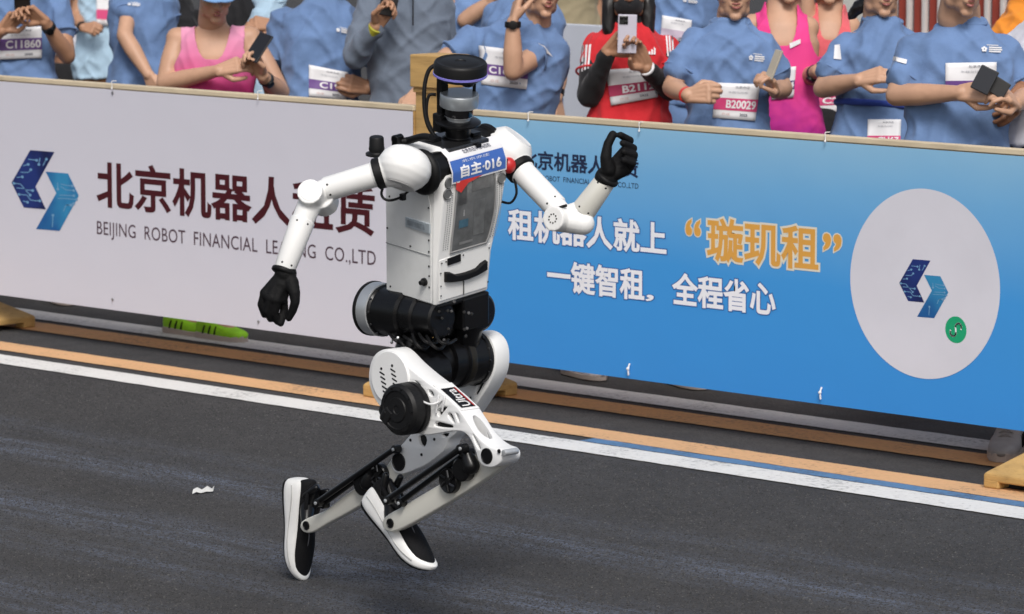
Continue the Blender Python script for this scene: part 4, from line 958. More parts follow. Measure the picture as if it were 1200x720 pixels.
# ------------------------------------------------------------------ shoes
def shoe(heel_px, Ymid, along, length, parent_name, roll=0.0):
    H = at(heel_px[0], heel_px[1], Ymid - .042); H = np.array([H[0], Ymid, H[2]])
    a = unit(along); lat = np.array([0, 1, 0]); up = unit(np.cross(a, lat)); up = up if up[0] + up[2] > 0 else -up
    lat, up = unit(lat * math.cos(roll) - up * math.sin(roll)), unit(up * math.cos(roll) + lat * math.sin(roll))
    st = [0, .02, .06, .14, .25, .38, .5, .62, .74, .85, .93, .975, 1.0]
    wid = [.016, .026, .032, .0355, .036, .0345, .036, .041, .0445, .041, .031, .020, .008]
    bot = [.016, .006, .001, 0, 0, .001, .002, .001, .002, .009, .020, .030, .036]
    top = [.060, .071, .076, .075, .070, .065, .060, .055, .051, .049, .050, .051, .049]
    side_ = [.9, 1, 1, 1, 1, .97, .95, .97, 1, 1, 1, 1, 1]
    P = lambda s, w, h: H + a * (length * s) + lat * w + up * h
    rings = []
    for s, w, b, t_ in zip(st, wid, bot, top):
        rg = []
        for q in np.linspace(0, 2 * math.pi, 21)[:-1]:
            cx, sy = math.cos(q), math.sin(q); ex = 3.2
            x = w * 1.10 * np.sign(cx) * abs(cx) ** (2 / ex); y = (b + t_) / 2 + (t_ - b) / 2 * np.sign(sy) * abs(sy) ** (2 / ex)
            x *= 1 + .05 * (-(sy))
            rg.append(P(s, x, y))
        rings.append(rg)
    body = MB(); body.loft(rings); so = body.obj('shoe', SOLE, ROB, 60, 0)
    m_ = so.modifiers.new('s', 'SUBSURF'); m_.levels = 1; m_.render_levels = 1
    # black tread edge under the sole
    tr = MB(); rings = []
    for s, w, b in list(zip(st, wid, bot))[1:-1]:
        rings.append([P(s, x, b + h_) for x, h_ in ((-w * .88, .004), (-w * .8, -.0015), (w * .8, -.0015), (w * .88, .004))])
    tr.loft(rings); tr.obj('tread', RUB, so, 40)
    gv = MB()
    for sgn in (-1, 1):
        gv.tube([P(s, sgn * (w * 1.105), b + (t_ - b) * (.50 + .1 * math.sin(s * 9))) for s, w, b, t_ in list(zip(st, wid, bot, top))[2:-3]], .0016, 6, 3)
    gv.obj('sole_groove', mat('sole_groove', (.45, .45, .44), .7), so, 60)
    # knitted upper with its collar
    ut = [.094, .102, .106, .100, .088, .084, .086, .083, .072, .060, .052, .049, .047]
    rings = []
    for s, w, t_, u_ in zip(st, wid, top, ut):
        rg = []; lo = t_ - .012
        for q in np.linspace(0, math.pi, 13): rg.append(P(min(max(s, .012), .988), w * (.95 if s > .3 else .88) * math.cos(q) * (1 - .12 * math.sin(q)), lo + (u_ - lo) * math.sin(q) ** .8))
        rings.append(rg)
    up_o = MB().loft(rings).obj('upper', KNIT, so, 60)
    m_ = up_o.modifiers.new('s', 'SUBSURF'); m_.levels = 1; m_.render_levels = 1
    # pale piping along the throat and tongue
    MB().tube([P(.40, -.018, .078), P(.55, -.014, .083), P(.72, -.014, .068), P(.86, -.012, .054)], .0016, 6).obj('piping', mat('grey_piping', (.10, .10, .11), .6), so)
    col_ = MB(); col_.tube([P(.06 + .17 * (1 - math.cos(q)) / 1, .030 * math.sin(q), .098 - .014 * (1 - math.cos(q)) / 2) for q in np.linspace(0, 2 * math.pi, 21)], .006, 8, 1); col_.obj('collar', KNIT, so)
    return so, P
near_shoe, PN = shoe((413, 591), YN + .026, (.80, 0, -.60), .306, 'near', R(7))
far_shoe, PF = shoe((325, 561), YF + .062, (.055, 0, -1), .302, 'far', R(7))
for P, ank, Y, sh_ in ((PN, (457.5, 613.3), -3.233, near_shoe), (PF, (359, 616), -2.915, far_shoe)):
    c = at(*ank, Y)
    b = MB(); b.chain([c, P(.24, 0, .07)], [.015, .026], 14); b.chain([P(.10, 0, .10), P(.24, 0, .08), P(.40, 0, .07)], [.016, .024, .018], 14)
    b.obj('ankle_block', BLK, ROB, 60)
    for k, (s, h_) in enumerate(((.08, .115), (.13, .122))):
        MB().chain([P(.16, -.02 + .04 * k, .08), P(s, -.02 + .04 * k, h_ + .008)], [.010, .0095], 12).obj('ankle_lug', BLK, sh_)

# ================================================================== spectators
def basis_tow(): return -unit(FWD * (1, 1, 0))
TOW = basis_tow()                                # level direction from the crowd towards the lens
ZUP = np.array([0, 0, 1.0])
SKINS = {'tan': mat('skin_tan', (.40, .215, .13), .48, var=.10, scale=9, spec=.35), 'light': mat('skin_light', (.50, .295, .195), .48, var=.10, scale=9, spec=.35),
         'brown': mat('skin_brown', (.27, .13, .072), .48, var=.10, scale=9, spec=.35)}
LIP = mat('lips', (.30, .10, .085), .4, var=.1); TEETH = mat('teeth', (.75, .73, .68), .3); MOUTH = mat('mouth_dark', (.05, .015, .012), .6)
EYEW = mat('eye_white', (.7, .68, .66), .25); EYED = mat('eye_dark', (.012, .008, .006), .2); BROW = mat('brow_hair', (.010, .008, .007), .8)
HAIR = mat('black_hair', (.008, .007, .007), .42, var=.4, scale=40, stretch=(1, 1, .15))
def cloth(name, col, scale=7, bump=.55): return mat(name, col, .82, var=.07, scale=scale, bump=bump, bscale=16, sheen=.12, spec=.25, bdist=.012)
C_BLUE = mat('blue_running_shirt', (.135, .222, .41), .82, var=.16, scale=3.2, bump=.5, bscale=22, sheen=.1, spec=.25, bdist=.010, dirt=.30); C_LBLUE = cloth('pale_blue_shirt', (.36, .50, .62)); C_BLK = cloth('black_cloth', (.012, .012, .014)); C_GREY = cloth('slate_jacket', (.135, .165, .215))
C_RED = cloth('red_jersey', (.55, .022, .03)); C_CORAL = cloth('coral_vest', (.72, .13, .15)); C_WHITE = cloth('white_shirt', (.62, .62, .68)); C_KHAKI = cloth('khaki_shirt', (.26, .22, .14)); C_ORANGE = cloth('orange_shirt', (.75, .26, .03)); C_BROWN = cloth('brown_shorts', (.13, .06, .025)); C_NAVY = cloth('navy_shorts', (.02, .03, .07))
def grad_cloth(name, lo, hi, z0, z1, blotch):
    m = bpy.data.materials.new(name); m.use_nodes = True; nt = m.node_tree; N = nt.nodes; L = nt.links; b = N['Principled BSDF']
    tc = N.new('ShaderNodeTexCoord'); sx = N.new('ShaderNodeSeparateXYZ'); L.new(tc.outputs['Object'], sx.inputs['Vector'])
    nz = N.new('ShaderNodeTexNoise'); nz.inputs['Scale'].default_value = 7; nz.inputs['Detail'].default_value = 3; L.new(tc.outputs['Object'], nz.inputs['Vector'])
    ad = N.new('ShaderNodeMath'); ad.operation = 'MULTIPLY_ADD'; L.new(nz.outputs['Fac'], ad.inputs[0]); ad.inputs[1].default_value = blotch; L.new(sx.outputs['Z'], ad.inputs[2])
    mr = N.new('ShaderNodeMapRange'); mr.inputs['From Min'].default_value = z0 + blotch * .5; mr.inputs['From Max'].default_value = z1 + blotch * .5; L.new(ad.outputs[0], mr.inputs['Value'])
    cr = N.new('ShaderNodeValToRGB'); cr.color_ramp.elements[0].color = (*lo, 1); cr.color_ramp.elements[1].color = (*hi, 1); L.new(mr.outputs['Result'], cr.inputs['Fac']); L.new(cr.outputs['Color'], b.inputs['Base Color'])
    b.inputs['Roughness'].default_value = .8; b.inputs['Specular IOR Level'].default_value = .25
    return m
C_PINKG = grad_cloth('pink_fade_vest', (.55, .045, .20), (.76, .40, .54), 1.05, 1.40, .10)
C_PINK = grad_cloth('magenta_patterned_vest', (.40, .02, .22), (.78, .06, .26), .95, 1.25, .75)
SHOE_M = {'neon': (.32, .72, .02), 'grey': (.33, .32, .33), 'dark': (.03, .03, .035), 'white': (.62, .60, .66)}

def hand(mb, W, K, pn, thumb, curl=.6, spread=.012, s=1.0, tcurl=.4):
    d = unit(K - W); pn = unit(pn - d * (pn @ d)); ac = np.cross(d, pn) * thumb
    rot = lambda a: d * math.cos(a) + pn * math.sin(a)
    for i, (o, L) in enumerate(zip((.030, .010, -.010, -.029), ((.042, .026, .022), (.046, .030, .023), (.043, .028, .022), (.034, .021, .019)))):
        B = W + (d * (.090 - .006 * abs(i - 1)) + ac * o) * s
        mb.capsule(W + ac * o * .5 * s, B, .0165 * s, .0125 * s, 10)
        P = [B]; a = curl * .45 + .12 * i * curl
        for l in L:
            P.append(P[-1] + (rot(a) + ac * (o * 2.0 * .15)) * l * s); a += curl * (1.0 + .1 * i)
        mb.chain(P, [.0100 * s, .0092 * s, .0085 * s, .0076 * s], 9)
    for i in range(3): mb.capsule(W + (d * .086 + ac * (.030 - i * .02)) * s, W + (d * .086 + ac * (.010 - i * .02)) * s, .0125 * s)
    t0 = W + (d * .025 + ac * .022 + pn * .008) * s; t1 = t0 + unit(d * .65 + ac * .65 + pn * .35) * .042 * s
    t2 = t1 + unit(d * .9 + ac * (.35 - tcurl) + pn * (.25 + tcurl * .5)) * .032 * s; t3 = t2 + unit(d * .9 + ac * (.1 - tcurl) + pn * (.3 + tcurl * .6)) * .026 * s
    mb.chain([t0, t1, t2, t3], [.0165 * s, .0125 * s, .0105 * s, .0085 * s], 10)

def head_meshes(c, f, u, mouth, s=1.0):
    f = unit(f); l = unit(np.cross(u, f)); u = np.cross(f, l); M = np.array([l, f, u])
    q = lambda x, y, z: c + (l * x + f * y + u * z) * s
    h = MB(); e = lambda p, r: h.ell(q(*p), tuple(k * s for k in r), M, 22, 14)
    e((0, -.012, .040), (.075, .094, .082)); e((0, .018, -.02), (.064, .070, .088)); e((0, .036, -.066), (.047, .046, .042)); e((0, .066, -.098), (.024, .020, .018))
    for k in (-1, 1): e((k * .036, .058, -.022), (.026, .022, .026)); e((k * .077, -.008, -.005), (.010, .020, .032)); e((k * .044, .012, -.072), (.018, .035, .028))
    e((0, .074, .030), (.046, .018, .014))
    h.chain([q(0, .082, .022), q(0, .098, -.018), q(0, .100, -.026)], [.009 * s, .0115 * s, .0125 * s], 12)
    for k in (-1, 1): e((k * .013, .090, -.028), (.008, .010, .008))
    e((0, .080, -.052), (.026, .016, .016))
    h.capsule(q(0, -.022, -.05), q(0, -.03, -.15), .056 * s, .058 * s, 20)
    head = remesh(h, .0045 * s, 5)
    x = MB()
    w = .024 if mouth == 'smile' else .020; op = {'smile': .011, 'open': .012, 'closed': .003}[mouth]; lift = .006 if mouth == 'smile' else 0
    ym = .0965
    up = [q(w * t, ym - .020 * t * t - .0, -.0545 + op * .55 * (1 - t * t) + lift * t * t) for t in np.linspace(-1, 1, 9)]
    lo = [q(w * t, ym - .002 - .020 * t * t, -.0565 - op * .75 * (1 - t * t) + lift * t * t) for t in np.linspace(-1, 1, 9)]
    x.tube(up, [.0022 * s, .0048 * s, .0022 * s], 8, 2, mi=1); x.tube(lo, [.0022 * s, .0062 * s, .0022 * s], 8, 2, mi=1)
    if mouth != 'closed':
        n = 9; V = [p - f * .003 * s for p in up] + [p - f * .004 * s for p in lo]; x.add(V, [(i, i + 1, n + i + 1, n + i) for i in range(n - 1)], 3)
        tl = [a * (.45 if mouth == 'smile' else .7) + b * (.55 if mouth == 'smile' else .3) for a, b in zip(up, lo)]
        V = [p - f * .002 * s for p in up[1:-1]] + [p - f * .002 * s for p in tl[1:-1]]; n = 7; x.add(V, [(i, i + 1, n + i + 1, n + i) for i in range(n - 1)], 2)
    for k in (-1, 1):
        x.ell(q(k * .031, .0735, .006), (.0125 * s, .0085 * s, .0048 * s), M, 14, 8, 4); x.ell(q(k * .031, .0785, .006), (.0052 * s, .0042 * s, .0046 * s), M, 12, 8, 5); x.chain([q(k * .018, .080, .0095), q(k * .031, .0835, .0118), q(k * .044, .077, .0092)], [.0018 * s, .0022 * s, .0016 * s], 8, 6)
        x.chain([q(k * .016, .090, .030), q(k * .034, .086, .034), q(k * .050, .072, .029)], [.003 * s, .0036 * s, .002 * s], 8, 6)
    return head, x.mesh(), M, q

_perm = np.random.RandomState(5).permutation(256); _perm = np.concatenate([_perm, _perm, _perm])
_grad = np.random.RandomState(6).normal(size=(256, 3)); _grad /= np.linalg.norm(_grad, axis=1)[:, None]
def pn3(x, y, z):                                # gradient noise on arrays
    P = np.stack([x, y, z], 1); I = np.floor(P).astype(int); Fq = P - I; I &= 255; W = Fq * Fq * Fq * (Fq * (Fq * 6 - 15) + 10); out = 0
    for dx in (0, 1):
        for dy in (0, 1):
            for dz in (0, 1):
                g = _grad[_perm[_perm[_perm[(I[:, 0] + dx) & 255] + ((I[:, 1] + dy) & 255)] + ((I[:, 2] + dz) & 255)]]
                d = g[:, 0] * (Fq[:, 0] - dx) + g[:, 1] * (Fq[:, 1] - dy) + g[:, 2] * (Fq[:, 2] - dz)
                out = out + d * (W[:, 0] if dx else 1 - W[:, 0]) * (W[:, 1] if dy else 1 - W[:, 1]) * (W[:, 2] if dz else 1 - W[:, 2])
    return out * 1.5
def fold(me, amp, freq, seed, lat=None, spine=None):
    c = coords(me); n = normals(me)
    x = c @ (RIGHT if lat is None else lat); y = c @ (ZUP if spine is None else spine); z = c @ TOW
    w = pn3(x * 3 + seed, y * 3, z * 3) * .10
    v = pn3((x + w) * freq * 1.5, y * freq * .28 + seed, z * freq * 1.2)                                  # hanging folds
    d = pn3((x * .8 + y * .6 + w) * freq * 1.35 + seed, (y * .8 - x * .6) * freq * .35, z * freq)         # drag lines
    e = pn3((x * .8 - y * .6 - w) * freq * 1.35 - seed, (y * .8 + x * .6) * freq * .35, z * freq)
    f = pn3(x * freq * 2.6, y * freq * 2.6, z * freq * 2.6 + seed)
    r = lambda q: np.clip(1 - np.abs(q) * 3.2, 0, 1) ** 1.6
    out = .55 * v + .75 * r(d) + .65 * r(e) + .16 * f - .45
    set_coords(me, c + n * (out * amp)[:, None])
    bm = bmesh.new(); bm.from_mesh(me)
    for _ in range(3): bmesh.ops.smooth_vert(bm, verts=bm.verts, factor=.5, use_axis_x=True, use_axis_y=True, use_axis_z=True)
    bm.to_mesh(me); bm.free()

PEOPLE = []
def person(label, Y, neck, sh, hips, arms, shirt, lower, skin='tan', sleeve=.55, style='tee', chin=None, look=(0, 0), mouth='closed', hair='short', feet='dark', lean=0.0, build=1.0, cap=None, shorts_len=.30, foot_fwd=.0, stance=.09, hem=.06, seed=0, belly=1.0, longpants=False, group='spectators standing behind the banner boards', foot_y=None, tuck=False, hdd=-.10, feet_px=None, foot_dir=None, ss=1.0):
    D = float((at(neck[0], neck[1], Y) - CAM) @ FWD) if foot_y is None else foot_y
    px = lambda u, v, dd=0.0: deep(u, v, D + dd)
    P = lambda t: px(*t)
    N0 = P(neck); SL = P(sh[0]); SR = P(sh[1]); HC = P(hips)
    lat = unit(SR - SL); sw = np.linalg.norm(SR - SL)
    spine = unit(N0 - HC); fwd = unit(np.cross(lat, spine)) ;
    if fwd @ TOW < 0: fwd = -fwd
    lat = unit(np.cross(spine, fwd)); lat = lat if lat @ (SR - SL) > 0 else -lat
    TL = np.linalg.norm(N0 - HC)
    SL = SL + lat * .028 - spine * .030; SR = SR - lat * .028 - spine * .030
    floor = np.array([HC[0], HC[1], 0]) + unit(fwd * (1, 1, 0)) * foot_fwd
    S = SKINS[skin]
    def ring(t, w, d, off=0.0, ex=2.4, n=28):
        c = HC + spine * (TL * t) + fwd * off; out = []
        for a in np.linspace(0, 2 * math.pi, n + 1)[:-1]:
            cx, sy = math.cos(a), math.sin(a)
            out.append(c + lat * w * np.sign(cx) * abs(cx) ** (2 / ex) + fwd * d * np.sign(sy) * abs(sy) ** (2 / ex))
        return out
    hw = sw / 2
    prof = [(-.20, .150 * build, .112), (-.05, .165 * build, .118), (.10, .156 * build, .114 * belly), (.30, .143 * build, .108 * belly), (.52, .158 * build, .118), (.72, .170 * build, .122), (.86, hw * .86, .104), (.94, hw * .56, .082), (1.0, .068, .066), (1.05, .058, .058)]
    def torso(mb, k, t0, t1, top=True):
        ts = [p for p in prof if t0 - 1e-6 <= p[0] <= t1]
        if ts[0][0] > t0 + .02:
            w = np.interp(t0, [p[0] for p in prof], [p[1] for p in prof]); d = np.interp(t0, [p[0] for p in prof], [p[2] for p in prof]); ts = [(t0, w, d)] + ts
        mb.loft([ring(t, w + k + (.012 if k > 0 and t < .15 else 0), d + k + (.012 if k > 0 and t < .15 else 0)) for t, w, d in ts])
    body = MB(); torso(body, -.006, -.2, 1.1)
    body.capsule(HC + spine * TL * .93, N0 + spine * .05, .060, .054, 18)
    for s_ in (SL, SR): body.capsule(HC + spine * TL * .86, s_, .052, .041 if style != 'tank' else .050)
    hems = []; hm = []; shirt_mb = MB(); extra_sleeve = None
    torso(shirt_mb, .012, -hem / TL - .0, 1.1)
    wr = []
    for k, (a, s_) in enumerate(zip(arms, (SL, SR))):
        if a is None:
            e = s_ + np.array([0, 0, -.28]) + lat * (.05 if k else -.05); w_ = e + np.array([0, 0, -.23]) + fwd * .04; hd_ = None; a = {}
            kn = w_ + np.array([0, 0, -.09]); pn = -lat if k else lat; th = 1
        else:
            e = P(a['e']); w_ = P(a['w']); kn = P(a['k']); pn = a.get('pn', (0, 0, -1)); pn = RIGHT * pn[0] + UPV * pn[1] - FWD * pn[2]; th = a.get('th', 1)
        body.chain([s_, s_ * .5 + e * .5, e], [.040 * build, .043 * build, .038], 16)
        fm_ = e * .62 + w_ * .38
        body.chain([e, fm_, w_], [.039, .0405, .0265], 16)
        hmb = MB(); hmb.capsule(w_ + unit(e - w_) * .03, w_, .027, .0255); hand(hmb, w_, kn, pn, th, a.get('curl', .7), tcurl=a.get('tc', .4), s=a.get('s', 1.0))
        hm.append(remesh(hmb, .0036, 3)); wr.append((e, w_, kn))
        if style == 'tee':
            q = s_ + (e - s_) * sleeve
            shirt_mb.chain([HC + spine * TL * .86 + (s_ - N0) * .5, s_, s_ * .4 + q * .6, q], [.072, .060 * build, .060, .060], 18)
            d_ = unit(e - s_); shirt_mb.cyl(q - d_ * .03, q + d_ * .012, .060, .064, 18); hems.append((q + d_ * .006, d_))
        elif style == 'long':
            shirt_mb.chain([HC + spine * TL * .86 + (s_ - N0) * .5, s_, e, w_ + unit(e - w_) * .02], [.074, .060 * build, .054, .040], 18)
    # legs
    leg_top = HC - spine * .06
    fd = unit(fwd * (1, 1, 0)) if foot_dir is None else unit((RIGHT * foot_dir[0] + TOW * foot_dir[1]) * (1, 1, 0))
    FT = {k: (floor + lat * (1, 1, 0) * k * stance if feet_px is None else ground(*feet_px[(k + 1) // 2])) for k in (-1, 1)}
    for k in (-1, 1):
        hip_ = leg_top + lat * k * .085; ft = FT[k]
        knee = hip_ * .52 + ft * .48 + unit(fwd * (1, 1, 0)) * .03; ank = ft + ZUP * .09
        body.chain([hip_, hip_ * .5 + knee * .5, knee, knee * .6 + ank * .4, ank], [.083, .072, .052, .054, .036], 14)
        body.chain([ank, ft + fd * .12 + ZUP * .045], [.036, .034], 10)
    bm_ = remesh(body, .010, 4)
    # head
    hf = unit(fwd * (1, 1, 0) * 1.0 + RIGHT * look[0] + ZUP * look[1]); hu = unit(ZUP * 1.0 + spine * .4 + hf * 0)
    if chin is None: hc = N0 + spine * .02 + ZUP * .145 + hf * .03
    else:
        l_ = unit(np.cross(hu, hf)); uu = np.cross(hf, l_); hc = px(chin[0], chin[1], hdd) - hf * .075 + uu * .112
    hmesh, feat, HM, hq = head_meshes(hc, hf, hu, mouth)
    nb = MB(); nb.capsule(hq(0, -.025, -.06), N0 + spine * .0, .053, .057, 18); nk = remesh(nb, .008, 2)
    me = merge([(bm_, 0), (hmesh, 0), (nk, 0)] + [(h, 0) for h in hm] + [(feat, None)])
    o = link('person', me, [S, LIP, TEETH, MOUTH, EYEW, EYED, BROW], None, 180)
    tag(o, label, 'person', group)
    # shirt
    if style in ('tee', 'long'):
        ms = remesh(shirt_mb, .0075, 4)
    else:
        tk = MB(); torso(tk, .010, -hem / TL, 1.1)
        for s_ in (SL, SR): tk.capsule(HC + spine * TL * .86, s_, .060, .054)
        ms = remesh(tk, .006, 3)
        bm = bmesh.new(); bm.from_mesh(ms); cut_ = []
        for f in bm.faces:
            c = np.array(f.calc_center_median()) - HC; t = (c @ spine) / TL; x = abs(c @ lat); fr_ = (c @ fwd) > -.01
            nb_ = .70 if fr_ else .88
            neckw = min(.080, hw * .46) * max(0, (t - nb_) / (1.02 - nb_)) ** .28 if t > nb_ else 0
            armw = 9 if t < .62 else max(hw * (1.02 - .27 * max(0, min(1, (t - .62) / .16)) ** .6), .075)
            if x < neckw or x > armw: cut_.append(f)
        bmesh.ops.delete(bm, geom=cut_, context='FACES')
        [bmesh.ops.smooth_vert(bm, verts=[v for v in bm.verts if v.is_boundary], factor=.5, use_axis_x=True, use_axis_y=True, use_axis_z=True) for _ in range(3)]
        bm.to_mesh(ms); bm.free()
    fold(ms, .0155 if style != 'tank' else .006, 8.0, seed * 3.7 + 1, lat, spine)
    so = link({'tee': 't_shirt', 'long': 'jacket', 'tank': 'running_vest'}[style], ms, shirt, None, 180); adopt(so, o)
    if style == 'tank': sd_ = so.modifiers.new('t', 'SOLIDIFY'); sd_.thickness = .004
    if style != 'tank':
        X, Yv, Z = frame(spine, fwd)
        MB().tube([N0 + spine * (.006 - .016 * math.cos(a)) + X * .070 * math.cos(a) + Yv * .074 * math.sin(a) for a in np.linspace(0, 2 * math.pi, 25)], .0085, 8, 1).obj('collar', shirt, o, 60)
    for q, d_ in hems:
        X, Yv, Z = frame(d_, fwd); MB().tube([q + (X * math.cos(a) + Yv * math.sin(a)) * (.0635 + .003 * math.sin(3 * a + seed)) for a in np.linspace(0, 2 * math.pi, 25)], .0048, 6, 1).obj('sleeve_hem', shirt, o, 60)
    # shorts
    sm = MB(); sm.loft([ring(t, w + .004, d + .005) for t, w, d in ((-.30 * .5 / TL, .155 * build, .115), (-.02, .168 * build, .12), (.10, .158 * build, .116 * belly))])
    for k in (-1, 1):
        hip_ = leg_top + lat * k * .085; ft = FT[k]; dn = unit(ft - hip_)
        sm.chain([hip_, hip_ + dn * shorts_len], [.090, .090], 16)
    ms2 = remesh(sm, .011, 4); fold(ms2, .008, 8, seed + 9); adopt(link('shorts', ms2, lower, None, 180), o)
    # shoes
    ld = np.cross(fd, ZUP)
    for k in (-1, 1):
        ft = FT[k]
        ring_ = []
        for t, w, h0, h1 in ((-.085, .024, .02, .075), (-.07, .034, .004, .095), (-.02, .038, .004, .100), (.03, .040, .004, .086), (.09, .046, .004, .066), (.14, .044, .006, .055), (.175, .030, .012, .046), (.19, .012, .02, .036)):
            ring_.append([ft + fd * (t + .03) * ss + ld * ss * w * np.sign(math.cos(a)) * abs(math.cos(a)) ** .7 + ZUP * ss * ((h0 + h1) / 2 + (h1 - h0) / 2 * np.sign(math.sin(a)) * abs(math.sin(a)) ** .7) for a in np.linspace(0, 2 * math.pi, 17)[:-1]])
        sh_ = MB().loft(ring_).obj('shoe', mat('shoe_' + feet, SHOE_M[feet], .6, var=.15, scale=20), o, 60)
        sole = MB().loft([[ft + fd * (t + .03) * ss + ld * w * ss * x * 1.08 + ZUP * z * ss for x, z in ((-1, .003), (1, .003), (1, z1), (-1, z1))] for t, w, z1 in ((-.088, .024, .03), (-.06, .036, .03), (.03, .042, .026), (.10, .047, .024), (.165, .034, .026), (.19, .014, .03))])
        sole.obj('shoe_sole', mat('pale_sole', (.42, .36, .33), .7), sh_, 40, .003)
        sp_ = MB()
        for i in range(3): sp_.tube([ft + (fd * (.0 + i * .035 + z * .2) + ld * sg * w_) * ss + ZUP * z * ss for z, w_ in ((.028, .0445), (.045, .0435), (.062, .038))] if (sg := 1) else [], .0035, 6, 2)
        for i in range(3): sp_.tube([ft + (fd * (.0 + i * .035 + z * .2) - ld * w_) * ss + ZUP * z * ss for z, w_ in ((.028, .0445), (.045, .0435), (.062, .038))], .0035, 6, 2)
        sp_.obj('side_stripe', BLKM, sh_)
        lc = MB()
        for i in range(4): q = ft + fd * (.02 + i * .026 + .03) * ss + ZUP * ss * (.094 - i * .009); lc.tube([q - ld * .026 - ZUP * .008, q + ZUP * .004, q + ld * .026 - ZUP * .008], .003, 6, 3)
        lc.obj('laces', mat('lace_' + feet, tuple(min(1, c * .5 + .1) for c in SHOE_M[feet]), .7), sh_)
    # hair
    if hair:
        hb = MB(); hb.ell(hq(0, -.022, .056), (.083, .098, .080), HM, 22, 14); hb.ell(hq(0, -.05, .01), (.078, .066, .075), HM, 20, 12)
        hb.ell(hq(0, .055, .085), (.06, .035, .03), HM)
        if hair in ('long', 'tail'):
            if hair == 'tail': hb.chain([hq(0, -.10, .05), hq(.02, -.17, .03), hq(.05, -.22, -.06), hq(.07, -.24, -.13)], [.035, .032, .028, .01])
            else:
                for k in (-1, 1): hb.chain([hq(k * .066, -.01, .03), hq(k * .075, .012, -.06), hq(k * .078, .025, -.15), hq(k * .07, .035, -.21)], [.03, .032, .028, .014])
                hb.ell(hq(0, -.06, -.08), (.075, .045, .12), HM)
        hmesh2 = remesh(hb, .006, 2); fold(hmesh2, .004, 26, seed)
        adopt(link('hair', hmesh2, HAIR, None, 180), o)
    if cap:
        cb_ = MB(); cb_.ell(hq(0, -.015, .062), (.087, .102, .075), HM, 24, 14); cm = remesh(cb_, .006, 2)
        co_ = adopt(link('cap', cm, cap, None, 180), o)
        V = []; 
        for j, (r0, z) in enumerate(((0, .038), (1, .026))):
            for a in np.linspace(-1.15, 1.15, 13): V.append(hq(math.sin(a) * (.084 + .012 * r0), .082 * math.cos(a) + (.075 * math.cos(a * 1.1) if r0 else 0), z - .018 * abs(math.sin(a))))
        V += [p + HM[2] * .004 for p in V]
        F = [(i, i + 1, 14 + i, 13 + i) for i in range(12)] + [(26 + i, 39 + i, 40 + i, 27 + i) for i in range(12)] + [(13 + i, 14 + i, 40 + i, 39 + i) for i in range(12)] + [(i, 26 + i, 27 + i, i + 1) for i in range(12)]
        MB().add(V, F).obj('cap_peak', cap, co_, 60)
    PEOPLE.append(o)
    bv = BVHTree.FromPolygons([tuple(c) for c in coords(ms)], [tuple(p.vertices) for p in ms.polygons])
    return dict(o=o, bvh=bv, D=D, wr=wr, fwd=fwd, lat=lat, spine=spine, px=px, HC=HC, TL=TL, ring=ring, prof=prof, hq=hq, HM=HM)

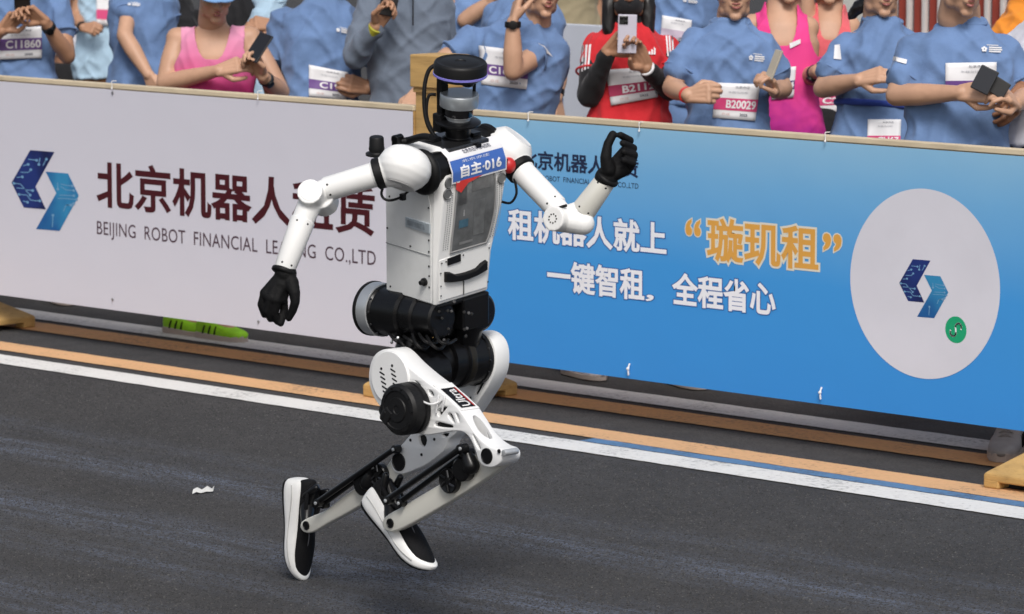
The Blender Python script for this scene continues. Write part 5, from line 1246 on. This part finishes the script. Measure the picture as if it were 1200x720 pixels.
def drape(p, me, quad, off, sampled=None):
    """lay a flat unit mesh over the chest of person p: quad = TL, TR, BR, BL seen points"""
    q = np.array(quad, float); c = coords(me); out = []
    dflt = p['D'] - .13; p['miss'] = 0
    for x, y, z in c:
        u, v = (q[0] * (1 - x) + q[1] * x) * y + (q[3] * (1 - x) + q[2] * x) * (1 - y)
        d = unit(ray(u, v)); h = p['bvh'].ray_cast(Vector(CAM), Vector(d))
        if h[0] is None or h[3] >= p['D'] + .05: p['miss'] += 1
        t = h[3] if h[0] is not None and h[3] < p['D'] + .05 else dflt / (d @ FWD)
        out.append((u, v, t, h[0] is not None and h[3] < p['D'] + .05))
    out = np.array(out); ok_ = out[:, 3] > .5; p['miss'] = (~ok_).mean()
    if ok_.any(): out[~ok_, 2] = out[ok_, 2].mean()
    return out[:, :3], off
def bib(p, quad, number, band, top=.62, bot=.26, ink=(.78, .76, .78), txt=(.12, .92), head=True):
    nx, ny = 12, 8
    g = MB().add([(i / nx, j / ny, 0) for j in range(ny + 1) for i in range(nx + 1)], [(j * (nx + 1) + i, j * (nx + 1) + i + 1, (j + 1) * (nx + 1) + i + 1, (j + 1) * (nx + 1) + i) for j in range(ny) for i in range(nx)]).mesh()
    s, _ = drape(p, g, quad, 0)
    T = s[:, 2].reshape(ny + 1, nx + 1)
    for _ in range(3):
        Tp = np.pad(T, 1, mode='edge'); T = (Tp[1:-1, 1:-1] * 2 + Tp[:-2, 1:-1] + Tp[2:, 1:-1] + Tp[1:-1, :-2] + Tp[1:-1, 2:]) / 6
    q = np.array(quad, float)
    def surf(c, off):
        out = []
        for x, y in c[:, :2]:
            xi = min(max(x, 0), 1) * nx; yi = min(max(y, 0), 1) * ny; i = min(int(xi), nx - 1); j = min(int(yi), ny - 1); a, b = xi - i, yi - j
            t = (T[j, i] * (1 - a) + T[j, i + 1] * a) * (1 - b) + (T[j + 1, i] * (1 - a) + T[j + 1, i + 1] * a) * b
            u, v = (q[0] * (1 - x) + q[1] * x) * y + (q[3] * (1 - x) + q[2] * x) * (1 - y)
            out.append(CAM + unit(ray(u, v)) * (t - off))
        return np.array(out)
    set_coords(g, surf(coords(g), .008))
    b = adopt(link('race_bib', g, BIBW, None, 180), p['o'])
    so = b.modifiers.new('t', 'SOLIDIFY'); so.thickness = .001
    def rect(x0, y0, x1, y1, off, m, name):
        n = 12; r = MB().add([(x0 + (x1 - x0) * i / n, y0 + (y1 - y0) * j / 4, 0) for j in range(5) for i in range(n + 1)], [(j * (n + 1) + i, j * (n + 1) + i + 1, (j + 1) * (n + 1) + i + 1, (j + 1) * (n + 1) + i) for j in range(4) for i in range(n)]).mesh()
        set_coords(r, surf(coords(r), off)); return adopt(link(name, r, m, None, 180), b)
    rect(0, bot, 1, top, .0095, band, 'bib_band')
    def word(body, x0, y0, x1, y1, m, bold, name='bib_number'):
        t = fit01(text_mesh(body, bold)); c = coords(t); c[:, 0] = x0 + (x1 - x0) * c[:, 0]; c[:, 1] = y0 + (y1 - y0) * c[:, 1]
        set_coords(t, surf(c, .011)); adopt(link(name, t, m, None, 0), b)
    hgt = top - bot
    if number: word(number, txt[0], bot + hgt * .16, txt[1], top - hgt * .14, mat('bib_number_ink', ink, .5), .03)
    if head:
        word('北京亦庄', .45, .86, .78, .93, mat('bib_navy_ink', (.05, .055, .09), .5), 0, 'bib_heading')
        word('半程马拉松', .3, .72, .75, .78, mat('bib_grey_ink', (.35, .36, .40), .5), 0, 'bib_heading')
        word('2025', .62, .10, .80, .17, mat('bib_navy_ink', (.05, .055, .09), .5), .02, 'bib_footer')
        word('亦庄', .2, .09, .4, .17, mat('bib_pale_ink', (.6, .4, .36), .5), 0, 'bib_footer')
    return b
def print_on(p, quad, m, name, kind='logo'):
    mb = MB()
    if kind == 'logo':
        for k in range(5):
            a = k * 2 * math.pi / 5 + .3; c = (.14 + .085 * math.cos(a), .45 + .2 * math.sin(a)); mb.add([(c[0] + .06 * math.cos(b), c[1] + .14 * math.sin(b), 0) for b in np.linspace(0, 2 * math.pi, 9)[:-1]], [tuple(range(8))])
        for j, (y, x1) in enumerate(((.60, .95), (.36, .98), (.12, .92))): mb.add([(.36, y, 0), (x1, y, 0), (x1, y + .16, 0), (.36, y + .16, 0)], [(0, 1, 2, 3)])
        mb.add([(.25, .9, 0), (.8, .9, 0), (.8, .98, 0), (.25, .98, 0)], [(0, 1, 2, 3)])
    elif kind == 'bar': mb.add([(i / 6, j, 0) for j in (0, 1) for i in range(7)], [(i, i + 1, 8 + i, 7 + i) for i in range(6)])
    elif kind == 'stripes':
        for k in range(3): mb.add([(k * .38 + x, y / 6, 0) for y in range(7) for x in (0, .22)], [(2 * i, 2 * i + 1, 2 * i + 3, 2 * i + 2) for i in range(6)])
    elif kind == 'peak':
        for k, h in enumerate((.45, .75, 1.0)): mb.add([(k * .33, 0, 0), (k * .33 + .25, 0, 0), (k * .33 + .25, h * .75, 0), (k * .33 + .05, h, 0)], [(0, 1, 2, 3)])
    me = mb.mesh(); s, _ = drape(p, me, quad, 0)
    if p['miss'] > .45: return
    set_coords(me, np.array([CAM + unit(ray(u, v)) * (t - .006) for u, v, t in s]))
    adopt(link(name, me, m, None, 180), p['o'])
WHT = mat('white_print', (.72, .72, .74), .55)
PURPLE = mat('bib_purple', (.13, .055, .24), .5, var=.05); PINKB = mat('bib_pink', (.58, .045, .17), .5, var=.05); MAROON = mat('bib_maroon', (.42, .03, .10), .5, var=.05); NAVYB = mat('bib_navy', (.06, .04, .16), .5)
def watch(p, k, m, name='wristwatch', w=.012, face=True, back=.035):
    e, w_, kn = p['wr'][k]; d = unit(w_ - e); c = w_ - d * back
    X, Yv, Z = frame(d, TOW)
    b = MB().lathe(c - d * w, d, [(0, .030), (.002, .033), (2 * w - .002, .0325), (2 * w, .029)], 24).obj(name, m, p['o'], 40)
    if face: MB().lathe(c + X * .030, X, [(0, .018), (.004, .0185), (.009, .018), (.010, .015), (.0095, 0)], 20).obj('watch_face', m, b, 35)
def phone(label, c, up, face, m, w=.074, h=.152, back=None, cam=False):
    up = unit(up); face = unit(face - up * (face @ up)); x = np.cross(up, face)
    M = np.array([x, up, face])
    e = empty('mobile_phone', tuple(c - up * h / 2), label, 'phone', 'phones held by spectators')
    MB().box(c, (w, h, .009), M).obj('phone_body', m, e, 0, .0035, 3)
    MB().box(c + face * .0048, (w - .006, h - .006, .0006), M).obj('phone_back' if back else 'screen', back or mat('phone_screen', (.006, .006, .008), .12, coat=.5), e, 0)
    if cam:
        b = MB(); b.box(c + face * .006 + up * (h / 2 - .022) - x * (w / 2 - .022), (.034, .034, .004), M); cbm = b.obj('camera_block', mat('phone_camera_black', (.02, .02, .022), .25), e, 0, .004)
        for a, b2 in ((-1, 1), (1, 1), (-1, -1)):
            MB().lathe(c + face * .008 + up * (h / 2 - .022 + .008 * b2) - x * (w / 2 - .022 + .008 * a), face, [(0, .0065), (.002, .0065), (.0025, .004)], 14).obj('lens', mat('lens_black', (.004, .004, .005), .1), cbm)
    return e
BLKP = mat('black_phone_case', (.01, .01, .011), .4)

# ---- front row, left to right (each seen point: column, row, metres nearer (-) or farther (+))
p = person('person in blue T-shirt with purple-banded bib C11860, at the far left edge', 1.0, (22, -48), ((-38, -30), (72, -28)), (25, 118), [dict(e=(-30, 62, -.12), w=(2, 36, -.24), k=(22, 16, -.26), pn=(.3, -.2, .6), th=1, curl=.8), dict(e=(79, 66, -.10), w=(53, 26, -.26), k=(33, 12, -.28), pn=(-.3, -.3, .5), th=-1, curl=.8)], C_BLUE, C_BLUE, sleeve=.66, seed=1, chin=(24, -62), feet='white', feet_px=[(20, 344), (66, 353)], foot_dir=(.4, 1))
bib(p, [(-4, 33), (49, 31), (49, 68), (-4, 70)], 'C11860', PURPLE, .64, .27, txt=(.2, .98)); watch(p, 1, BLKM)
print_on(p, [(72, 22), (81, 25), (80, 28), (71, 25)], WHT, 'sleeve_print', 'bar')
phone('black phone held in both hands above bib C11860', p['px'](26, 1, -.30), ZUP * 1 + TOW * .4, TOW * -1 + ZUP * .4, BLKP)
p = person('runner in a blue shirt with forearm hanging down beside the pink vest runner', 1.55, (168, -42), ((148, -20), (196, -24)), (166, 115), [dict(e=(146, 42, -.17), w=(174, 88, -.24), k=(183, 108, -.25), pn=(.5, 0, -.6), th=1, curl=.7), None], C_BLUE, C_BLUE, skin='light', sleeve=.5, seed=2, build=.9)
print_on(p, [(149, 2), (165, 3), (165, 8), (149, 7)], WHT, 'shirt_print', 'logo')
p = person('person in plain black top behind the bare shoulder of the pink vest runner', 2.0, (205, 5), ((172, 22), (236, 20)), (205, 150), [None, None], C_BLK, C_BLK, seed=3, chin=(190, 12), sleeve=.8)
p = person('man in pink fading running vest and blue cap looking down at his phone', .78, (250, 30), ((200, 37), (301, 36)), (252, 168), [dict(e=(193, 98, -.06), w=(256, 83, -.24), k=(279, 76, -.26), pn=(.2, -.4, -.7), th=-1, curl=.75), dict(e=(330, 108, -.05), w=(308, 90, -.24), k=(297, 70, -.27), pn=(-.5, .2, .6), th=1, curl=.9)], C_PINKG, C_NAVY, skin='light', style='tank', chin=(253, 28), look=(.25, -.42), mouth='open', cap=cloth('blue_cap', (.16, .30, .55)), hair='short', feet='neon', build=1.08, seed=4, belly=1.15, hdd=-.14, feet_px=[(206, 391), (245, 397)], foot_dir=(.8, .7))
watch(p, 1, BLKM)
phone('black phone in the hand of the man in pink vest', p['px'](303, 56, -.31), UPV * .9 + RIGHT * .55 - FWD * -.3, TOW * .7 + ZUP * .5 - RIGHT * .3, BLKP, w=.072, h=.14)
p = person('man in blue T-shirt with bib C194 and crew collar, beside the slate jacket', 1.15, (382, -1), ((327, 17), (437, 22)), (372, 165), [dict(e=(316, 95, .04), w=(330, 140, -.02), k=(334, 165, -.02), pn=(0, 0, -1), th=1, curl=.6), dict(e=(446, 92, .02), w=(431, 103, -.16), k=(414, 99, -.20), pn=(-.3, .1, -.8), th=1, curl=1.1)], C_BLUE, C_BLUE, sleeve=.58, seed=5, build=1.05, chin=(384, -14))
bib(p, [(362, 76), (408, 85), (406, 117), (362, 113)], 'C194', PURPLE, .56, .26, txt=(.28, .98)); watch(p, 1, REDP, 'wristband', .006, False, .012)
print_on(p, [(394, 31), (410, 34), (410, 41), (394, 38)], WHT, 'shirt_print', 'logo')
p = person('person in slate grey jacket raising a hand with a yellow-green wristband', 1.3, (478, -28), ((427, -8), (522, -4)), (478, 170), [dict(e=(416, 66, -.14), w=(440, 32, -.26), k=(452, 12, -.28), pn=(.4, .1, .6), th=-1, curl=.9), dict(e=(523, 80, .05), w=(515, 130, -.02), k=(512, 152, -.02), pn=(-.6, 0, -.5), th=-1, curl=.6)], C_GREY, C_BLK, style='long', seed=6, build=1.05, chin=(478, -40))
watch(p, 0, mat('yellow_green_band', (.38, .36, .03), .6, var=.2, scale=30), 'wristband', .024, False, .02)
phone('dark phone held up by the person in the slate jacket', p['px'](457, -2, -.30), ZUP + RIGHT * .2, TOW * -1, BLKP)
MB().tube([p['px'](484, v, -.16) for v in (-15, 5, 30)], .003, 6).obj('zip', BLKM, p['o'])
p = person('man in blue T-shirt with bib C16151 holding his wristwatch hand to his mouth', 1.0, (622, 22), ((546, 38), (655, 46)), (590, 178), [dict(e=(508, 80, -.04), w=(490, 108, -.22), k=(484, 118, -.26), pn=(-.2, -.7, 0), th=-1, curl=.5), dict(e=(601, 84, -.24), w=(601, 26, -.27), k=(606, 4, -.25), pn=(.6, .1, -.2), th=-1, curl=1.0)], C_BLUE, C_BLK, skin='light', sleeve=.45, chin=(640, 21), look=(.35, -.05), mouth='open', feet='white', seed=7, build=1.08, feet_px=[(610, 420), (672, 440)], foot_dir=(.6, 1), hdd=-.13)
bib(p, [(561, 53.5), (622, 61), (617, 105), (564, 99)], 'C16151', PURPLE, .55, .27, txt=(.18, .9)); watch(p, 1, BLKM, back=.01)
print_on(p, [(629, 50), (638, 54), (648, 67), (640, 62)], WHT, 'sleeve_print', 'bar')
p = person('spectator in blue mostly hidden behind bib C16151, one bare arm with dark watch hanging', 1.75, (615, -20), ((575, 8), (646, 16)), (612, 150), [None, dict(e=(655, 82, -.03), w=(652, 116, -.08), k=(655, 136, -.08), pn=(-.6, 0, -.4), th=-1, curl=.6)], C_BLUE, C_BLUE, skin='light', sleeve=.5, seed=8)
watch(p, 1, BLKM, back=.03)
p = person('person in red three-striped jersey over black sleeves photographing with a pale phone', 1.1, (737, 26), ((690, 46), (787, 48)), (735, 172), [dict(e=(691, 112, -.08), w=(712, 62, -.24), k=(730, 46, -.27), pn=(.4, .2, .5), th=1, curl=.8), dict(e=(784, 104, -.08), w=(758, 80, -.24), k=(744, 58, -.29), pn=(-.2, .3, .6), th=-1, curl=.35)], C_RED, C_BLK, sleeve=.5, chin=(737, 24), hair='long', seed=9, hdd=-.11, feet='dark', feet_px=[(745, 440), (792, 450)], foot_dir=(.5, 1))
for k in (0, 1):
    e, w_, kn = p['wr'][k]; s_ = p['px'](*((699, 52), (777, 54))[k]); d = unit(e - s_)
    sm_ = MB(); sm_.chain([s_ + (e - s_) * .35, e, w_ + unit(e - w_) * .012], [.054, .050, .034], 16); ms_ = remesh(sm_, .007, 3); fold(ms_, .005, 12, k); adopt(link('black_sleeve', ms_, C_BLK, None, 180), p['o'])
fmk = MB(); fmk.ell(p['hq'](0, .040, -.052), (.060, .062, .056), p['HM']); adopt(link('face_mask', remesh(fmk, .006, 2), C_BLK, None, 180), p['o'])
gt = MB(); gt.capsule(p['hq'](0, -.02, -.07), p['px'](737, 34, -.02), .062, .072, 18); adopt(link('neck_gaiter', remesh(gt, .007, 2), C_BLK, None, 180), p['o'])
bib(p, [(710, 82), (768, 78), (771, 114), (716, 124)], 'B2112', MAROON, .55, .24, txt=(.28, .96)); watch(p, 1, WHT, 'wristband', .005, False, .0)
print_on(p, [(682, 53), (693, 52), (690, 84), (681, 84)], WHT, 'sleeve_stripes', 'stripes'); print_on(p, [(780, 42), (789, 42), (790, 66), (782, 66)], WHT, 'sleeve_stripes', 'stripes'); print_on(p, [(760, 55), (769, 55), (769, 64), (760, 64)], WHT, 'chest_print', 'peak')
phone('pale lavender phone with camera block held by the red jersey person', p['px'](735, 40, -.33), ZUP + RIGHT * .02, TOW, mat('lavender_phone', (.52, .50, .58), .3, coat=.3), back=mat('lavender_phone', (.5, .5, .6)), cam=True)
p = person('smiling person in blue T-shirt with pink-banded bib B20029', 1.15, (856, 28), ((806, 43), (902, 47)), (850, 180), [dict(e=(787, 103, -.06), w=(806, 112, -.24), k=(826, 110, -.27), pn=(.2, -.1, -.7), th=1, curl=1.2), dict(e=(918, 104, .02), w=(908, 108, -.14), k=(901, 92, -.20), pn=(-.5, .1, .5), th=1, curl=1.0)], C_BLUE, C_BLUE, sleeve=.60, chin=(862, 24), look=(.05, .02), mouth='smile', seed=10, belly=1.05, skin='light')
bib(p, [(839, 97), (891, 99), (885, 142), (835, 138)], 'B20029', PINKB, .58, .24, txt=(.28, .97)); watch(p, 0, REDP, 'bracelet', .004, False, .012)
print_on(p, [(878, 62), (897, 64), (896, 74), (877, 72)], WHT, 'shirt_print', 'logo')
phone('beige phone in the hand of the smiling runner B20029', p['px'](907, 76, -.235), UPV * .9 + RIGHT * .35, RIGHT * -.8 + TOW * .5, mat('beige_phone_case', (.40, .36, .29), .5), back=mat('beige_phone_case', (.4, .36, .3)), w=.046, h=.12)
p = person('woman in blue T-shirt with dark ponytail and bib hung from a blue belt', 1.25, (1034, 26), ((986, 42), (1068, 44)), (1022, 178), [dict(e=(964, 104, -.04), w=(1006, 94, -.22), k=(1030, 88, -.26), pn=(.1, -.5, -.6), th=-1, curl=.7), None], C_BLUE, C_BLUE, sleeve=.60, chin=(1037, 20), look=(.18, .0), mouth='open', hair='tail', seed=11, build=.94, skin='light')
hb = MB(); hb.chain([p['hq'](0, -.07, .03), p['px'](1016, 3, .02), p['px'](1007, 8, .03), p['px'](999, 17, .04), p['px'](995, 22, .04)], [.05, .034, .030, .02, .006]); hs_ = remesh(hb, .005, 2); fold(hs_, .006, 30, 3); adopt(link('ponytail', hs_, HAIR, None, 180), p['o'])
bib(p, [(1017, 140), (1056, 140), (1055, 172), (1016, 172)], 'CH67', PINKB, .40, .10, txt=(.3, .95))
bl = MB(); rg = p['ring'](.36, .150, .122); bl.tube(rg + [rg[0]], .013, 8, 1); bl.obj('waist_belt', cloth('royal_blue_belt', (.03, .06, .30)), p['o'], 60)
print_on(p, [(978, 53), (984, 52), (986, 70), (977, 69)], WHT, 'sleeve_print', 'bar')
p = person('big man in blue T-shirt looking down at an open black phone case', .42, (1130, 27), ((1066, 48), (1186, 54)), (1118, 208), [dict(e=(1050, 112, -.06), w=(1126, 109, -.26), k=(1152, 107, -.30), pn=(.1, -.2, -.8), th=-1, curl=.9), dict(e=(1205, 112, -.02), w=(1190, 122, -.22), k=(1180, 112, -.28), pn=(-.5, 0, .3), th=1, curl=.8)], C_BLUE, C_BLUE, sleeve=.62, chin=(1133, 20), look=(.30, -.30), mouth='open', seed=12, build=1.16, belly=1.18, feet='grey', feet_px=[(1184, 530), (1246, 536)], foot_dir=(-.25, 1), ss=1.22, skin='light', stance=.14, hdd=-.14)
bib(p, [(1108, 74), (1168, 73), (1167, 116), (1108, 116)], '', PURPLE, .50, .24); print_on(p, [(1150, 52), (1175, 53), (1175, 63), (1150, 62)], WHT, 'shirt_print', 'logo'); print_on(p, [(1047, 66), (1063, 70), (1062, 75), (1046, 71)], WHT, 'sleeve_print', 'bar')
ph = phone('open black phone case held by the big man in blue', p['px'](1154, 94, -.35), UPV * .85 + RIGHT * .45, TOW * .6 + ZUP * .6, BLKP, w=.068, h=.088)
MB().box(p['px'](1171, 103, -.33), (.06, .06, .008), np.array([unit(RIGHT * .8 - UPV * .5), unit(UPV * .8 + RIGHT * .5), unit(TOW)])).obj('case_flap', BLKP, ph, 0, .003)
p = person('person at the far right edge in white shirt and dark shorts, bare brown arm', .75, (1238, 12), ((1204, 36), (1292, 36)), (1226, 168), [dict(e=(1190, 88, -.05), w=(1197, 106, -.20), k=(1187, 122, -.24), pn=(-.4, 0, -.6), th=1, curl=.7), None], C_WHITE, C_NAVY, skin='brown', sleeve=.3, seed=13, hem=.02)

# ---- second and third rows
p = person('person in magenta patterned vest with bib 324 behind the smiling runner', 1.75, (915, 8), ((872, 22), (954, 24)), (918, 165), [None, dict(e=(946, 92, -.04), w=(957, 84, -.20), k=(974, 74, -.22), pn=(.1, -.4, -.6), th=-1, curl=.7)], C_PINK, C_PINK, style='tank', skin='light', chin=(925, 4), seed=14, build=.95)
bib(p, [(905, 80), (933, 78), (930, 114), (904, 117)], '324', NAVYB, .55, .26, txt=(.3, .98), head=False); watch(p, 1, BLKM); print_on(p, [(925, 51), (938, 46), (938, 51), (926, 57)], WHT, 'chest_print', 'bar')
p = person('woman in coral vest and black shorts with pink bib C2', 2.3, (972, 10), ((938, 22), (1004, 24)), (962, 140), [dict(e=(944, 40, -.02), w=(946, -10, -.06), k=(947, -32, -.06), pn=(.4, 0, .5), th=1, curl=.6), None], C_CORAL, C_BLK, style='tank', skin='light', chin=(972, 5), seed=15, build=.9, hair='tail', hem=-.12)
bib(p, [(951, 96), (987, 98), (986, 131), (951, 134)], 'C2', PINKB, .55, .25, txt=(.36, .9), head=False)
p = person('person in blue T-shirt with pale bib between the red jersey and bib B20029', 2.4, (797, -44), ((764, -26), (836, -24)), (798, 110), [None, None], C_BLUE, C_BLUE, seed=16, sleeve=.7)
bib(p, [(776, 18), (811, 24), (808, 50), (774, 45)], '', mat('pale_band', (.5, .42, .52), .5), .45, .1); print_on(p, [(800, -2), (818, 0), (818, 5), (800, 3)], WHT, 'shirt_print', 'logo')
p = person('person in pale blue shirt and brown shorts with white and pink bib', 5.6, (121, -52), ((99, -38), (148, -38)), (120, 72), [dict(e=(88, 20, -.05), w=(97, 32, -.22), k=(112, 34, -.28), pn=(.3, -.3, -.6), th=1, curl=1.2), None], C_LBLUE, C_BROWN, seed=17, sleeve=.5, hem=.12)
bib(p, [(113, -12), (139, -12), (139, 31), (113, 29)], '', PINKB, .44, .16, head=True); watch(p, 0, BLKM, 'wristband', .012, False, .01)
p = person('far person in white top and black shorts left of the pale blue shirt', 6.4, (88, 10), ((72, 20), (106, 20)), (86, 82), [None, None], C_WHITE, C_BLK, skin='brown', seed=18, chin=(88, 14), hem=-.10, build=.85)
p = person('person in black top behind the blue cap', 2.3, (290, -22), ((256, -6), (322, -8)), (290, 130), [None, None], C_BLK, C_BLK, seed=19, sleeve=.6)
p = person('person in pale blue shirt seen between the pink vest and bib C194', 1.7, (316, 2), ((296, 20), (340, 22)), (318, 150), [dict(e=(340, 44, -.02), w=(322, 30, -.16), k=(305, 28, -.18), pn=(0, -.4, -.6), th=1, curl=.8), None], C_LBLUE, C_NAVY, seed=20, sleeve=.4, build=.8, chin=(318, -8))
p = person('person in blue with bare raised forearm behind the slate jacket', 2.5, (562, -30), ((538, -12), (600, -14)), (560, 130), [dict(e=(528, 40, -.04), w=(524, -12, -.10), k=(522, -34, -.10), pn=(.5, 0, .3), th=1, curl=.6), dict(e=(545, 24, -.14), w=(574, 2, -.18), k=(592, -10, -.18), pn=(0, -.5, .3), th=1, curl=.6)], C_BLUE, C_BLUE, skin='light', seed=21, sleeve=.4)
p = person('person in khaki shirt standing behind the white hoarding', 6.2, (668, -70), ((642, -58), (694, -58)), (668, 45), [None, None], C_KHAKI, C_KHAKI, seed=22, sleeve=.7)
p = person('person in black behind the white hoarding, next to the khaki shirt', 6.8, (708, -70), ((686, -58), (732, -58)), (708, 40), [None, None], C_BLK, C_BLK, seed=23, sleeve=.7)
p = person('person in orange shirt at the top right corner', 2.6, (1206, -6), ((1184, 14), (1248, 14)), (1212, 150), [None, None], C_ORANGE, C_BLK, seed=24, sleeve=.6)

# ---- behind the crowd
hx0, hx1 = at(596, 60, 3.4)[0], at(770, 60, 3.4)[0]
zt_ = float(at(665, 28, 3.4)[2])
e = empty('hoarding', ((hx0 + hx1) / 2, 3.4, 0), 'plain white hoarding panel behind the red jersey', 'hoarding')
MB().box(((hx0 + hx1) / 2, 3.4, zt_ / 2 + .02), (hx1 - hx0, .03, zt_ - .04)).obj('panel', mat('white_hoarding', (.58, .61, .68), .5, var=.05, scale=3), e, 0, .004)
for x in (hx0 + .06, hx1 - .06): MB().box((x, 3.47, zt_ / 2), (.05, .09, zt_)).obj('post', WOOD, e, 0, .003)
fx0, fx1 = at(1030, 5, 7.0)[0], at(1330, 5, 7.0)[0]; fz = 1.6
e = empty('fence', ((fx0 + fx1) / 2, 7.0, 0), 'dark red fence with white upright bars at the top right', 'fence')
RF = mat('red_fence_paint', (.30, .045, .028), .55, var=.12, scale=5, dirt=.2); WF = mat('white_fence_bar', (.62, .58, .56), .5)
w = at(1088, 5, 7.0)[0] - at(1070, 5, 7.0)[0]; x = at(1070, 5, 7.0)[0] - 2 * w
while x < fx1:
    MB().box((x, 6.97, fz / 2), (.028, .028, fz)).obj('bar', WF, e, 0, .004)
    MB().box((x + w / 2, 7.0, fz / 2), (w - .03, .02, fz - .04)).obj('panel', RF, e, 0, .003)
    x += w
a0, a1 = at(950, 0, 8.0)[0], at(1040, 0, 8.0)[0]
e = empty('white_board', ((a0 + a1) / 2, 8.0, 0), 'pale board far behind the coral vest runner', 'board')
MB().box(((a0 + a1) / 2, 8.0, .95), (a1 - a0, .04, 1.7)).obj('panel', mat('pale_board', (.60, .60, .56), .5, var=.12, scale=2), e, 0, .004)
for x in (a0 + .1, a1 - .1): MB().box((x, 8.05, .9), (.05, .05, 1.8)).obj('post', WF, e, 0)

for o_ in list(WS.collection.objects): WS.collection.objects.unlink(o_)
bpy.data.scenes.remove(WS)
